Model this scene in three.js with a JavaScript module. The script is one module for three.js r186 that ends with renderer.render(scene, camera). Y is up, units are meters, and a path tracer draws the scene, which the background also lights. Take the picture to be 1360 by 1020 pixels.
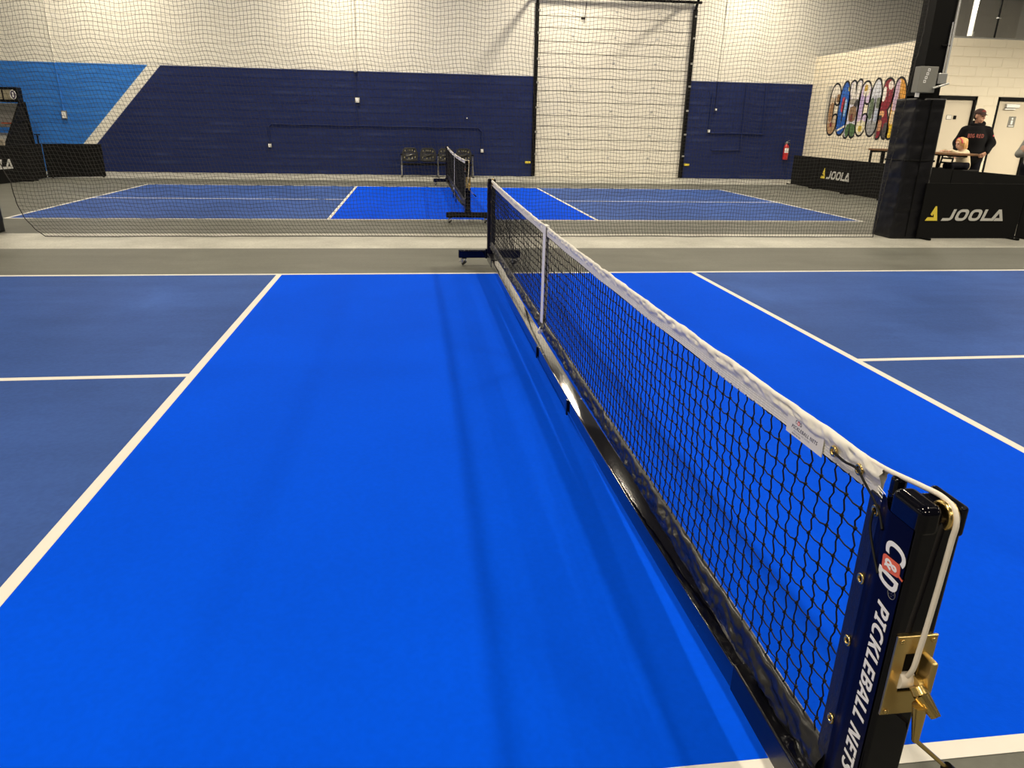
import * as THREE from 'three';
import { RoundedBoxGeometry } from 'three/addons/geometries/RoundedBoxGeometry.js';
import { mergeGeometries, mergeVertices } from 'three/addons/utils/BufferGeometryUtils.js';
import { FontLoader } from 'three/addons/loaders/FontLoader.js';
import { TextGeometry } from 'three/addons/geometries/TextGeometry.js';
import { RectAreaLightUniformsLib } from 'three/addons/lights/RectAreaLightUniformsLib.js';

// ---------------------------------------------------------------- camera, lamps, exposure
const scene = new THREE.Scene();
scene.background = new THREE.Color(0x000000);
const camera = new THREE.PerspectiveCamera(55.917, 1360 / 1020, 0.05, 100);
camera.position.set(-0.7832, 1.44, 4.2463);
camera.rotation.set(-0.3458, -0.1364, 0.021, 'YXZ');
scene.add(camera);
const EXPOSURE = 1.45;
const LAMP = { color: new THREE.Color().setRGB(1, 0.88, 0.68), radiance: 112, width: 0.3, length: 1.25, height: 6.0 };
const LOBBY_FILL_RADIANCE = 200;
const LAMP_ROWS = [-8.3, -2.4, 3.5, 8.6];
const LAMP_STATIONS = [9.4, 3.0, -3.45, -9.9, -15.3];
RectAreaLightUniformsLib.init();
const renderer = new THREE.WebGLRenderer({ antialias: true });
renderer.toneMapping = THREE.LinearToneMapping;
renderer.toneMappingExposure = EXPOSURE;
renderer.shadowMap.enabled = true;

// ---------------------------------------------------------------- helpers
let seed = 20240611;
const rnd = () => { seed = (seed * 1664525 + 1013904223) >>> 0; return seed / 4294967296; };
const hash = (a, b = 0, c = 0) => { let h = (a * 374761393 + b * 668265263 + c * 2147483647 + 974634777) | 0; h = Math.imul(h ^ (h >>> 13), 1274126177); return ((h ^ (h >>> 16)) >>> 0) / 4294967296; };
const sm = (t) => t * t * (3 - 2 * t);
function noise2(x, y, s = 0) {
  const i = Math.floor(x), j = Math.floor(y), u = sm(x - i), v = sm(y - j);
  const l = (a, b, t) => a + (b - a) * t;
  return l(l(hash(i, j, s), hash(i + 1, j, s), u), l(hash(i, j + 1, s), hash(i + 1, j + 1, s), u), v);
}
const fbm = (x, y, s = 0, o = 4) => { let a = 0, w = 0.5, f = 1, t = 0; for (let k = 0; k < o; k++) { a += w * noise2(x * f, y * f, s + k); t += w; w *= 0.5; f *= 2.03; } return a / t; };
const V = (x, y, z) => new THREE.Vector3(x, y, z);
const used = new Map();
function numbered(name) { const n = used.get(name) ?? 0; used.set(name, n + 1); return n ? name + '_' + String(n).padStart(3, '0') : name; }
function plain(g) {                                   // position, normal, uv, no index: ready to be merged
  let o = g.index ? g.toNonIndexed() : g;
  for (const k of Object.keys(o.attributes)) if (!['position', 'normal', 'uv', 'color'].includes(k)) o.deleteAttribute(k);
  if (!o.attributes.normal) o.computeVertexNormals();
  if (!o.attributes.uv) o.setAttribute('uv', new THREE.BufferAttribute(new Float32Array(o.attributes.position.count * 2), 2));
  return o;
}
const merged = (list) => { const a = [].concat(list); return a.length === 1 ? a[0] : mergeGeometries(a.map(plain)); };
function put(name, geoms, material, parent) {
  const m = new THREE.Mesh(merged(geoms), material);
  m.name = parent === scene ? numbered(name) : name;
  m.castShadow = m.receiveShadow = true;
  parent.add(m);
  return m;
}
const each = (name, geoms, material, parent) => geoms.map((g) => put(name, g, material, parent));
function thing(name, label, category, [x, y, z] = [0, 0, 0], turn = 0, group) {
  const o = new THREE.Group(); o.name = numbered(name); scene.add(o);
  o.position.set(x, y, z); o.rotation.y = turn; o.userData = { label, category };
  if (group) o.userData.group = group;
  return o;
}
function tag(o, label, category, group) { o.userData = { label, category, ...(group ? { group } : {}) }; return o; }
function structure(name, label, category) { const o = new THREE.Group(); o.name = name; o.userData = { kind: 'structure', label, category }; scene.add(o); return o; }
function copy(o, label) {
  const c = o.clone(); c.name = numbered(o.name.replace(/_\d{3}$/, '')); c.userData = { ...o.userData }; if (label) c.userData.label = label; scene.add(c); return c;
}
const box = (w, h, d, x = 0, y = 0, z = 0) => new THREE.BoxGeometry(w, h, d).translate(x, y, z);
const span = (x0, x1, y0, y1, z0, z1) => box(x1 - x0, y1 - y0, z1 - z0, (x0 + x1) / 2, (y0 + y1) / 2, (z0 + z1) / 2);
const rbox = (w, h, d, r, x = 0, y = 0, z = 0, s = 2) => new RoundedBoxGeometry(w, h, d, s, Math.min(r, w / 2.01, h / 2.01, d / 2.01)).translate(x, y, z);
const rspan = (x0, x1, y0, y1, z0, z1, r, s = 2) => rbox(x1 - x0, y1 - y0, z1 - z0, r, (x0 + x1) / 2, (y0 + y1) / 2, (z0 + z1) / 2, s);
function rod(a, b, r0, r1 = r0, n = 12, cap = true) {
  const d = new THREE.Vector3().subVectors(b, a), L = d.length();
  const g = new THREE.CylinderGeometry(r1, r0, L, n, 1, !cap);
  g.applyQuaternion(new THREE.Quaternion().setFromUnitVectors(V(0, 1, 0), d.normalize()));
  return g.translate((a.x + b.x) / 2, (a.y + b.y) / 2, (a.z + b.z) / 2);
}
const bar = (a, b, w, h) => {                         // square bar between two points
  const d = new THREE.Vector3().subVectors(b, a), L = d.length(), g = new THREE.BoxGeometry(w, h, L);
  const m = new THREE.Matrix4().lookAt(b, a, V(0, 1, 0)); g.applyMatrix4(m);
  return g.translate((a.x + b.x) / 2, (a.y + b.y) / 2, (a.z + b.z) / 2);
};
const tube = (pts, r, seg = 40, n = 8, closed = false) => new THREE.TubeGeometry(new THREE.CatmullRomCurve3(pts, closed), seg, r, n, closed);
const ball = (r, x, y, z, a = 12, b = 8) => new THREE.SphereGeometry(r, a, b).translate(x, y, z);
const disc = (r, h, n = 20) => new THREE.CylinderGeometry(r, r, h, n);
const lathe = (pts, n = 20) => new THREE.LatheGeometry(pts.map(([r, y]) => new THREE.Vector2(r, y)), n);
class Strands {                                       // very many thin cords in one geometry
  constructor() { this.p = []; this.n = []; this.i = []; }
  line(pts, r, sides = 4) {
    const base = this.p.length / 3, t = V(), a = V(), b = V();
    pts.forEach((q, k) => {
      t.subVectors(pts[Math.min(k + 1, pts.length - 1)], pts[Math.max(k - 1, 0)]).normalize();
      a.set(Math.abs(t.y) > 0.7 ? 1 : 0, Math.abs(t.y) > 0.7 ? 0 : 1, 0).cross(t).normalize(); b.crossVectors(t, a);
      for (let s = 0; s < sides; s++) {
        const w = (s / sides) * Math.PI * 2, c = Math.cos(w), d = Math.sin(w), nx = a.x * c + b.x * d, ny = a.y * c + b.y * d, nz = a.z * c + b.z * d;
        this.p.push(q.x + nx * r, q.y + ny * r, q.z + nz * r); this.n.push(nx, ny, nz);
      }
      if (k) for (let s = 0; s < sides; s++) {
        const u = base + (k - 1) * sides + s, v = base + (k - 1) * sides + ((s + 1) % sides);
        this.i.push(u, v, u + sides, v, v + sides, u + sides);
      }
    });
  }
  bead(q, r) {                                        // an octahedron
    const base = this.p.length / 3;
    for (const [x, y, z] of [[1, 0, 0], [-1, 0, 0], [0, 1.15, 0], [0, -1.15, 0], [0, 0, 1], [0, 0, -1]]) { this.p.push(q.x + x * r, q.y + y * r, q.z + z * r); this.n.push(x, y, z); }
    for (const [a, b, c] of [[0, 2, 4], [2, 1, 4], [1, 3, 4], [3, 0, 4], [2, 0, 5], [1, 2, 5], [3, 1, 5], [0, 3, 5]]) this.i.push(base + a, base + b, base + c);
  }
  build() {
    const g = new THREE.BufferGeometry();
    g.setAttribute('position', new THREE.Float32BufferAttribute(this.p, 3)); g.setAttribute('normal', new THREE.Float32BufferAttribute(this.n, 3)); g.setIndex(this.i);
    return g;
  }
}
function sheet(nu, nv, f, close = false) {            // a grid surface f(u,v) -> Vector3
  const p = [], uv = [], idx = [];
  for (let i = 0; i <= nu; i++) for (let j = 0; j <= nv; j++) { const q = f(i / nu, j / nv); p.push(q.x, q.y, q.z); uv.push(i / nu, j / nv); }
  for (let i = 0; i < nu; i++) for (let j = 0; j < nv; j++) { const a = i * (nv + 1) + j, b = a + nv + 1; idx.push(a, b, a + 1, b, b + 1, a + 1); }
  const g = new THREE.BufferGeometry();
  g.setAttribute('position', new THREE.Float32BufferAttribute(p, 3)); g.setAttribute('uv', new THREE.Float32BufferAttribute(uv, 2)); g.setIndex(idx); g.computeVertexNormals();
  return g;
}
// smooth-joined distance fields turned into one closed surface (surface nets)
const smin = (a, b, k) => { const h = Math.max(k - Math.abs(a - b), 0) / k; return Math.min(a, b) - h * h * k * 0.25; };
function capsule(a, b, ra, rb, flat = 1) {            // flat < 1 squeezes it front to back
  const ax = a[0], ay = a[1], az = a[2], bx = b[0] - ax, by = b[1] - ay, bz = b[2] - az, bb = bx * bx + by * by + bz * bz || 1e-9;
  return (x, y, z) => {
    const px = x - ax, py = y - ay, pz = z - az, t = Math.min(1, Math.max(0, (px * bx + py * by + pz * bz) / bb));
    return Math.hypot(px - bx * t, py - by * t, (pz - bz * t) / flat) * (flat < 1 ? 0.5 + flat / 2 : 1) - (ra + (rb - ra) * t);
  };
}
const blob = (c, r) => { const k = Math.min(...r); return (x, y, z) => (Math.hypot((x - c[0]) / r[0], (y - c[1]) / r[1], (z - c[2]) / r[2]) - 1) * k; };
const joined = (list, k) => (x, y, z) => { let d = list[0](x, y, z); for (let i = 1; i < list.length; i++) d = smin(d, list[i](x, y, z), k); return d; };
function skin(f, lo, hi, cell) {
  const n = [0, 1, 2].map((i) => Math.ceil((hi[i] - lo[i]) / cell) + 1), [nx, ny, nz] = n, at = (i, j, k) => (k * ny + j) * nx + i;
  const d = new Float32Array(nx * ny * nz);
  for (let k = 0; k < nz; k++) for (let j = 0; j < ny; j++) for (let i = 0; i < nx; i++) d[at(i, j, k)] = f(lo[0] + i * cell, lo[1] + j * cell, lo[2] + k * cell);
  const id = new Int32Array(nx * ny * nz).fill(-1), pos = [], idx = [];
  const C = [[0, 0, 0], [1, 0, 0], [0, 1, 0], [1, 1, 0], [0, 0, 1], [1, 0, 1], [0, 1, 1], [1, 1, 1]], E = [[0, 1], [2, 3], [4, 5], [6, 7], [0, 2], [1, 3], [4, 6], [5, 7], [0, 4], [1, 5], [2, 6], [3, 7]];
  for (let k = 0; k < nz - 1; k++) for (let j = 0; j < ny - 1; j++) for (let i = 0; i < nx - 1; i++) {
    let x = 0, y = 0, z = 0, c = 0;
    for (const [a, b] of E) {
      const A = C[a], B = C[b], da = d[at(i + A[0], j + A[1], k + A[2])], db = d[at(i + B[0], j + B[1], k + B[2])];
      if (da < 0 !== db < 0) { const t = da / (da - db); x += A[0] + (B[0] - A[0]) * t; y += A[1] + (B[1] - A[1]) * t; z += A[2] + (B[2] - A[2]) * t; c++; }
    }
    if (c) { id[at(i, j, k)] = pos.length / 3; pos.push(lo[0] + (i + x / c) * cell, lo[1] + (j + y / c) * cell, lo[2] + (k + z / c) * cell); }
  }
  const quad = (a, b, c, e, flip) => { if (a < 0 || b < 0 || c < 0 || e < 0) return; flip ? idx.push(a, c, b, a, e, c) : idx.push(a, b, c, a, c, e); };
  for (let k = 1; k < nz - 1; k++) for (let j = 1; j < ny - 1; j++) for (let i = 1; i < nx - 1; i++) {
    const s = d[at(i, j, k)] < 0;
    if (s !== d[at(i + 1, j, k)] < 0) quad(id[at(i, j - 1, k - 1)], id[at(i, j, k - 1)], id[at(i, j, k)], id[at(i, j - 1, k)], !s);
    if (s !== d[at(i, j + 1, k)] < 0) quad(id[at(i - 1, j, k - 1)], id[at(i - 1, j, k)], id[at(i, j, k)], id[at(i, j, k - 1)], !s);
    if (s !== d[at(i, j, k + 1)] < 0) quad(id[at(i - 1, j - 1, k)], id[at(i, j - 1, k)], id[at(i, j, k)], id[at(i - 1, j, k)], !s);
  }
  const g = new THREE.BufferGeometry(), nor = new Float32Array(pos.length), h = cell * 0.6;
  for (let q = 0; q < pos.length; q += 3) {
    const [x, y, z] = [pos[q], pos[q + 1], pos[q + 2]], a = f(x + h, y, z) - f(x - h, y, z), b = f(x, y + h, z) - f(x, y - h, z), c = f(x, y, z + h) - f(x, y, z - h), L = Math.hypot(a, b, c) || 1;
    nor[q] = a / L; nor[q + 1] = b / L; nor[q + 2] = c / L;
  }
  g.setAttribute('position', new THREE.Float32BufferAttribute(pos, 3)); g.setAttribute('normal', new THREE.BufferAttribute(nor, 3)); g.setIndex(idx);
  return g;
}
// textures
function grainTexture(size, f, repeatMetres, srgb = true) {   // f(u,v) -> [r,g,b] 0..255
  const a = new Uint8Array(size * size * 4);
  for (let j = 0; j < size; j++) for (let i = 0; i < size; i++) { const c = f(i / size, j / size); a.set([c[0], c[1], c[2], 255], (j * size + i) * 4); }
  const t = new THREE.DataTexture(a, size, size, THREE.RGBAFormat); t.wrapS = t.wrapT = THREE.RepeatWrapping; t.magFilter = THREE.LinearFilter; t.minFilter = THREE.LinearMipmapLinearFilter; t.generateMipmaps = true;
  if (srgb) t.colorSpace = THREE.SRGBColorSpace;
  t.repeat.set(1 / repeatMetres, 1 / repeatMetres); t.needsUpdate = true; return t;
}
const wrapNoise = (u, v, n, s) => {                    // tiles over the unit square
  const x = u * n, y = v * n, i = Math.floor(x), j = Math.floor(y), a = sm(x - i), b = sm(y - j), h = (p, q) => hash(((p % n) + n) % n, ((q % n) + n) % n, s), l = (p, q, t) => p + (q - p) * t;
  return l(l(h(i, j), h(i + 1, j), a), l(h(i, j + 1), h(i + 1, j + 1), a), b);
};
const wrapFbm = (u, v, n, s, o = 5) => { let a = 0, w = 0.5, t = 0; for (let k = 0; k < o; k++) { a += w * wrapNoise(u, v, n << k, s + k); t += w; w *= 0.55; } return a / t; };
function canvas(w, h, draw) {
  const c = document.createElement('canvas'); c.width = w; c.height = h; draw(c.getContext('2d'));
  const t = new THREE.CanvasTexture(c); t.colorSpace = THREE.SRGBColorSpace; t.anisotropy = 8; return t;
}
const lin = (r, g, b) => new THREE.Color().setRGB(r, g, b);
const M = (color, roughness = 0.6, more = {}) => new THREE.MeshStandardMaterial({ color, roughness, ...more });
const P = (color, roughness = 0.4, more = {}) => new THREE.MeshPhysicalMaterial({ color, roughness, ...more });

// paint with faint scuffs and roller streaks; the tone is multiplied by the material colour
const paintGrain = grainTexture(512, (u, v) => {
  const streak = wrapNoise(u * 1, v, 8, 11) * 0.5 + wrapFbm(u, v * 1, 6, 3) * 0.8, fine = wrapNoise(u, v, 256, 40);
  const k = 243 + 16 * (streak - 0.65) + 8 * (fine - 0.5); return [k, k, k];
}, 3.1);
const scuffGrain = grainTexture(1024, (u, v) => {
  const drift = wrapFbm(u, v, 4, 70, 6), brushed = wrapFbm(u, (v * 6) % 1, 5, 80, 5), fine = wrapNoise(u, v, 400, 90), dust = Math.max(0, wrapFbm(u, v, 9, 110, 4) - 0.56);
  const k = 208 + 40 * (drift - 0.5) + 26 * (brushed - 0.5) + 14 * (fine - 0.5) + 55 * dust, s = hash(Math.floor(u * 1024), Math.floor(v * 1024), 7) > 0.99994 ? 40 : 0;
  return [Math.min(255, k + s + 2), Math.min(255, k + s), Math.min(255, k + s - 3)];
}, 5.3);
const concreteGrain = grainTexture(512, (u, v) => {
  const a = wrapFbm(u, v, 5, 200, 6), b = wrapNoise(u, v, 180, 220), k = 205 + 70 * (a - 0.5) + 26 * (b - 0.5); return [k, k - 1, k - 4];
}, 2.3);
const floorBump = grainTexture(512, (u, v) => { const k = 128 + 90 * (wrapNoise(u, v, 220, 300) - 0.5) + 60 * (wrapNoise(u, v, 90, 310) - 0.5); return [k, k, k]; }, 0.8, false);
const woodGrain = grainTexture(256, (u, v) => { const g = wrapFbm(u, (v * 5) % 1, 4, 400, 5), k = 190 + 90 * (g - 0.5); return [k, k * 0.95, k * 0.88]; }, 0.7);
const fabricBump = grainTexture(256, (u, v) => { const k = 128 + 60 * Math.sin(u * 256 * 1.57) * Math.sin(v * 256 * 1.57) + 40 * (wrapFbm(u, v, 8, 500) - 0.5); return [k, k, k]; }, 0.25, false);
const vinylBump = grainTexture(512, (u, v) => { const k = 128 + 150 * (wrapFbm(u, (v * 3) % 1, 6, 600, 5) - 0.5); return [k, k, k]; }, 0.6, false);

const WHITE_PAINT = lin(0.8, 0.78, 0.72), NAVY_PAINT = '#1d2958', SKY_PAINT = '#3378d0';
const mat = {
  kitchen: P(lin(0.0, 0.076, 0.79), 0.8, { specularIntensity: 0.04, map: paintGrain, bumpMap: floorBump, bumpScale: 0.0005 }),
  courtDark: P(lin(0.056, 0.13, 0.46), 0.65, { specularIntensity: 0.1, map: scuffGrain, bumpMap: floorBump, bumpScale: 0.0005 }),
  surround: P(lin(0.19, 0.198, 0.178), 0.55, { specularIntensity: 0.4, map: scuffGrain, bumpMap: floorBump, bumpScale: 0.0005 }),
  concrete: P(lin(0.7, 0.7, 0.65), 0.45, { specularIntensity: 0.6, map: concreteGrain }),
  line: M(lin(0.69, 0.67, 0.62), 0.7),
  wallWhite: M(WHITE_PAINT, 0.7), wallUpper: M(lin(0.72, 0.71, 0.67), 0.8), ceiling: M(lin(0.035, 0.035, 0.038), 0.85), endWall: M(lin(0.03, 0.035, 0.06), 0.85),
  officeWall: M(lin(0.84, 0.77, 0.63), 0.7), mortar: M(lin(0.55, 0.52, 0.46), 0.9), grey: M(lin(0.3, 0.3, 0.29), 0.7),
  gloss: P(lin(0.002, 0.002, 0.005), 0.3, { specularIntensity: 0.02, clearcoat: 0.6, clearcoatRoughness: 0.04 }),
  beam: P(lin(0.002, 0.002, 0.005), 0.05, { clearcoat: 1, clearcoatRoughness: 0.04 }),
  glossRough: P(lin(0.002, 0.002, 0.004), 0.3, { specularIntensity: 0.3, clearcoat: 0.5, clearcoatRoughness: 0.14 }),
  navySleeve: P(lin(0.002, 0.002, 0.013), 0.4, { specularIntensity: 0.12, clearcoat: 0.02, clearcoatRoughness: 0.2 }),
  vinyl: P(lin(0.008, 0.008, 0.009), 0.32, { bumpMap: vinylBump, bumpScale: 0.004 }),
  cord: P(lin(0.0035, 0.0035, 0.004), 0.65, { specularIntensity: 0.35 }), blackCord: P(lin(0.004, 0.004, 0.004), 0.6, { specularIntensity: 0.4 }),
  tape: M(lin(0.72, 0.70, 0.66), 0.55, { bumpMap: fabricBump, bumpScale: 0.0004 }), stitch: M(lin(0.85, 0.83, 0.78), 0.6),
  rope: M(lin(0.8, 0.74, 0.66), 0.7), strap: M(lin(0.78, 0.76, 0.72), 0.65),
  brass: P(lin(0.72, 0.52, 0.2), 0.24, { metalness: 1 }), brassDull: P(lin(0.62, 0.47, 0.2), 0.38, { metalness: 1 }),
  steel: P(lin(0.6, 0.6, 0.6), 0.3, { metalness: 1 }), rubber: M(lin(0.02, 0.02, 0.02), 0.7),
  black: P(lin(0.0045, 0.0045, 0.0045), 0.55, { specularIntensity: 0.2 }), blackFabric: P(lin(0.006, 0.006, 0.006), 0.8, { specularIntensity: 0.25, bumpMap: fabricBump, bumpScale: 0.0006 }),
  pad: P(lin(0.005, 0.005, 0.007), 0.42, { specularIntensity: 0.5, bumpMap: vinylBump, bumpScale: 0.006 }),
  netting: M(lin(0.02, 0.018, 0.016), 0.7), greyBox: M(lin(0.2, 0.2, 0.18), 0.5), galvanised: P(lin(0.55, 0.56, 0.56), 0.4, { metalness: 0.8 }),
  logoGrey: M(lin(0.52, 0.52, 0.5), 0.6), logoYellow: M(lin(0.75, 0.6, 0.06), 0.6), whitePrint: M(lin(0.85, 0.85, 0.85), 0.5), orangePrint: M(lin(0.75, 0.13, 0.04), 0.5),
  doorPaint: M(lin(0.78, 0.75, 0.68), 0.55), officeDoor: M(lin(0.66, 0.59, 0.47), 0.5), red: P(lin(0.55, 0.01, 0.012), 0.3, { clearcoat: 0.6 }),
  wood: M(lin(0.36, 0.19, 0.08), 0.45, { map: woodGrain }), navy: P(NAVY_PAINT, 0.7, { specularIntensity: 0.3 }), skyBlue: P(SKY_PAINT, 0.7, { specularIntensity: 0.3 }),
  lampGlow: M(0xffffff, 0.5, { emissive: LAMP.color, emissiveIntensity: 6 }), tubeGlow: M(0xffffff, 0.5, { emissive: lin(1, 0.93, 0.72), emissiveIntensity: 0.45 }),
};
const uvXZ = (g) => { const p = g.attributes.position, uv = g.attributes.uv; for (let i = 0; i < p.count; i++) uv.setXY(i, p.getX(i), p.getZ(i)); return g; };

// ---------------------------------------------------------------- the hall
const HALL = { x0: -14, x1: 17, z0: -17.3, z1: 12, h: 7.3 };
const COURT2_Z = -10.31, COURT2_X = 0.02;
{
  const floor = structure('floor', 'painted sports floor with two blue courts, grey surround and bare concrete strips', 'floor');
  put('concrete_slab', uvXZ(span(HALL.x0, HALL.x1, -0.2, 0, HALL.z0 - 0.3, HALL.z1)), mat.concrete, floor);
  const paint = (name, m, x0, x1, z0, z1, y) => put(name, uvXZ(span(x0, x1, 0, y, z0, z1)), m, floor);
  paint('grey_surround', mat.surround, HALL.x0, HALL.x1, -4.58, HALL.z1, 0.0012);
  paint('grey_surround', mat.surround, HALL.x0, HALL.x1, -15.1, -5.8, 0.0012);
  const S = 3.048, L = 0.0508, N = 2.134, B = 6.7056;
  for (const [cx, cz] of [[0, 0], [COURT2_X, COURT2_Z]]) {
    for (const s of [-1, 1]) paint('dark_blue_service_court', mat.courtDark, Math.min(s * N, s * B) + cx, Math.max(s * N, s * B) + cx, cz - S, cz + S, 0.0022);
    paint('bright_blue_kitchen', mat.kitchen, cx - N, cx + N, cz - S, cz + S, 0.0022);
    const line = (x0, x1, z0, z1, y = 0.0032) => paint('white_line', mat.line, cx + x0, cx + x1, cz + z0, cz + z1, y);
    line(-B, B, -S, -S + L); line(-B, B, S - L, S);
    for (const s of [-1, 1]) {
      line(s > 0 ? N - L : -N, s > 0 ? N : -N + L, -S + L, S - L); line(s > 0 ? B - L : -B, s > 0 ? B : -B + L, -S + L, S - L);
      line(s > 0 ? N : -B + L, s > 0 ? B - L : -N, -L / 2, L / 2);
    }
  }
}
// concrete block walls: blocks stand 9 mm proud of the mortar; the largest in view are parts, the rest one part of stuff
function blockWall(parent, place, length, height, openings, material, keep, mapped) {
  const bw = 0.4064, bh = 0.2032, jh = 0.011, jv = 0.004, list = [];
  for (let r = 0; r * bh < height - 0.05; r++) {
    const y0 = r * bh + jh / 2, y1 = Math.min((r + 1) * bh, height) - jh / 2;
    for (let c = -1; c * bw < length; c++) {
      let a = c * bw + (r % 2 ? bw / 2 : 0) + jv / 2, b = a + bw - jv;
      a = Math.max(a, 0); b = Math.min(b, length);
      for (const [oa, ob, oy0, oy1] of openings) if (y0 < oy1 - 0.02 && y1 > oy0 + 0.02) { if (a >= oa && b <= ob) b = a; else if (a < oa && b > oa) b = oa; else if (a < ob && b > ob) a = ob; }
      if (b - a > 0.03) list.push([a, b, y0, y1]);
    }
  }
  const made = list.map(([a, b, y0, y1]) => {
    const g = span(a, b, y0, y1, -0.004, 0.011), p = g.attributes.position;
    if (mapped) for (let i = 0; i < p.count; i++) g.attributes.uv.setXY(i, ...mapped(p.getX(i), p.getY(i)));
    g.applyMatrix4(place);
    return { g, d: V((a + b) / 2, (y0 + y1) / 2, 0).applyMatrix4(place).distanceTo(camera.position) };
  }).sort((p, q) => p.d - q.d);
  made.slice(0, keep).forEach(({ g }) => put('block', g, material, parent));
  const rest = made.slice(keep);
  if (rest.length) put('blocks', rest.map((o) => o.g), material, parent).userData = { kind: 'stuff' };
}
const turned = (x, y, z, ry) => new THREE.Matrix4().makeRotationY(ry).setPosition(x, y, z);
const DOOR = { x0: 2.64, x1: 7.1, h: 4.57 };
{
  // back wall: navy and sky-blue dado, a slanted white stripe between them
  const wx0 = -14, span_m = 25, band = 2.68;
  const paintMap = canvas(2048, 256, (c) => {
    const k = 2048 / span_m, X = (x) => (x - wx0) * k, Y = (y) => 256 - y * k, poly = (col, pts) => { c.fillStyle = col; c.beginPath(); pts.forEach(([x, y], i) => (i ? c.lineTo(X(x), Y(y)) : c.moveTo(X(x), Y(y)))); c.fill(); };
    c.fillStyle = '#e8e5dc'; c.fillRect(0, 0, 2048, 256);
    poly(SKY_PAINT, [[-14, 0], [-14, band], [-7.56, band], [-10.12, 0]]);
    poly(NAVY_PAINT, [[-9.78, 0], [-7.24, band], [11, band], [11, 0]]);
    for (let i = 0; i < 500; i++) {                    // rubbed streaks along the courses
      const x = wx0 + hash(i, 1) * span_m, y = hash(i, 2) * band, w = 0.2 + hash(i, 3) * 0.8; c.fillStyle = hash(i, 4) > 0.5 ? 'rgba(255,255,255,0.035)' : 'rgba(0,0,20,0.05)'; c.fillRect(X(x), Y(Math.round(y / 0.2032) * 0.2032 + 0.1), w * k, 5);
    }
  });
  const wall = structure('wall_back', 'concrete block wall, cream above a navy and sky-blue painted band', 'wall');
  const m = P(0xffffff, 0.7, { map: paintMap, specularIntensity: 0.3 }), uvOf = (x, y) => [x / span_m, (y * 2048) / span_m / 256];
  put('backing', [span(HALL.x0 - 0.3, DOOR.x0, -0.2, HALL.h, HALL.z0 - 0.3, HALL.z0 - 0.001), span(DOOR.x1, HALL.x1 + 0.3, -0.2, HALL.h, HALL.z0 - 0.3, HALL.z0 - 0.001), span(DOOR.x0, DOOR.x1, DOOR.h, HALL.h, HALL.z0 - 0.3, HALL.z0 - 0.001)], mat.wallUpper, wall);
  const joints = [span(0, DOOR.x0 - wx0, 0, 5.08, -0.004, 0), span(DOOR.x1 - wx0, 31, 0, 5.08, -0.004, 0), span(DOOR.x0 - wx0, DOOR.x1 - wx0, DOOR.h, 5.08, -0.004, 0)].map((g) => { const p = g.attributes.position; for (let i = 0; i < p.count; i++) g.attributes.uv.setXY(i, ...uvOf(p.getX(i), p.getY(i))); return g.translate(wx0, 0, HALL.z0 + 0.002); });
  joints.forEach((g) => put('mortar_bed', g, m, wall));
  blockWall(wall, turned(wx0, 0, HALL.z0, 0), 31, 5.08, [[DOOR.x0 - wx0, DOOR.x1 - wx0, 0, DOOR.h]], m, 300, uvOf);
}
{
  const L = structure('wall_left', 'plain white side wall of the hall', 'wall'); put('wall_slab', span(HALL.x0 - 0.3, HALL.x0, -0.2, HALL.h, HALL.z0, HALL.z1), mat.wallUpper, L);
  const R = structure('wall_right', 'plain white far side wall beyond the office', 'wall'); put('wall_slab', span(HALL.x1, HALL.x1 + 0.3, -0.2, HALL.h, HALL.z0, HALL.z1), mat.wallUpper, R);
  const F = structure('wall_front', 'dark painted end wall of the hall', 'wall'); put('wall_slab', span(HALL.x0 - 0.3, HALL.x1 + 0.3, -0.2, HALL.h, HALL.z1, HALL.z1 + 0.3), mat.endWall, F);
  const C = structure('ceiling', 'black painted metal deck ceiling of the hall', 'ceiling'); put('deck', span(HALL.x0 - 0.3, HALL.x1 + 0.3, HALL.h, HALL.h + 0.25, HALL.z0 - 0.3, HALL.z1 + 0.3), mat.ceiling, C);
}
const OFFICE = { x: 10.87, z: -12.05, h: 3.42 };
const OFFICE_DOORS = [[11.08, 12.07], [12.6, 13.62]];
{
  const side = structure('wall_office_side', 'cream block side wall of the office with the mural', 'wall');
  put('backing', span(OFFICE.x + 0.001, OFFICE.x + 0.2, -0.1, OFFICE.h, HALL.z0, OFFICE.z - 0.001), mat.officeWall, side);
  blockWall(side, turned(OFFICE.x, 0, HALL.z0 + 0.01, -Math.PI / 2), OFFICE.z - HALL.z0 - 0.01, OFFICE.h, [], mat.officeWall, 300);
  const front = structure('wall_office_front', 'cream block front wall of the office with two doors', 'wall');
  const holes = OFFICE_DOORS.map(([a, b]) => [a - OFFICE.x, b - OFFICE.x, 0, 2.23]);
  const solid = [[OFFICE.x + 0.001, OFFICE_DOORS[0][0]], [OFFICE_DOORS[0][1], OFFICE_DOORS[1][0]], [OFFICE_DOORS[1][1], HALL.x1]];
  put('backing', [...solid.map(([a, b]) => span(a, b, -0.1, OFFICE.h, OFFICE.z - 0.2, OFFICE.z - 0.001)), ...OFFICE_DOORS.map(([a, b]) => span(a, b, 2.23, OFFICE.h, OFFICE.z - 0.2, OFFICE.z - 0.001))], mat.officeWall, front);
  blockWall(front, turned(OFFICE.x, 0, OFFICE.z, 0), HALL.x1 - OFFICE.x, OFFICE.h, holes, mat.officeWall, 300);
  const roof = structure('ceiling_office', 'flat roof over the office', 'roof');
  put('roof_slab', span(OFFICE.x, HALL.x1, OFFICE.h, OFFICE.h + 0.03, HALL.z0, OFFICE.z), mat.grey, roof);
}

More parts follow.
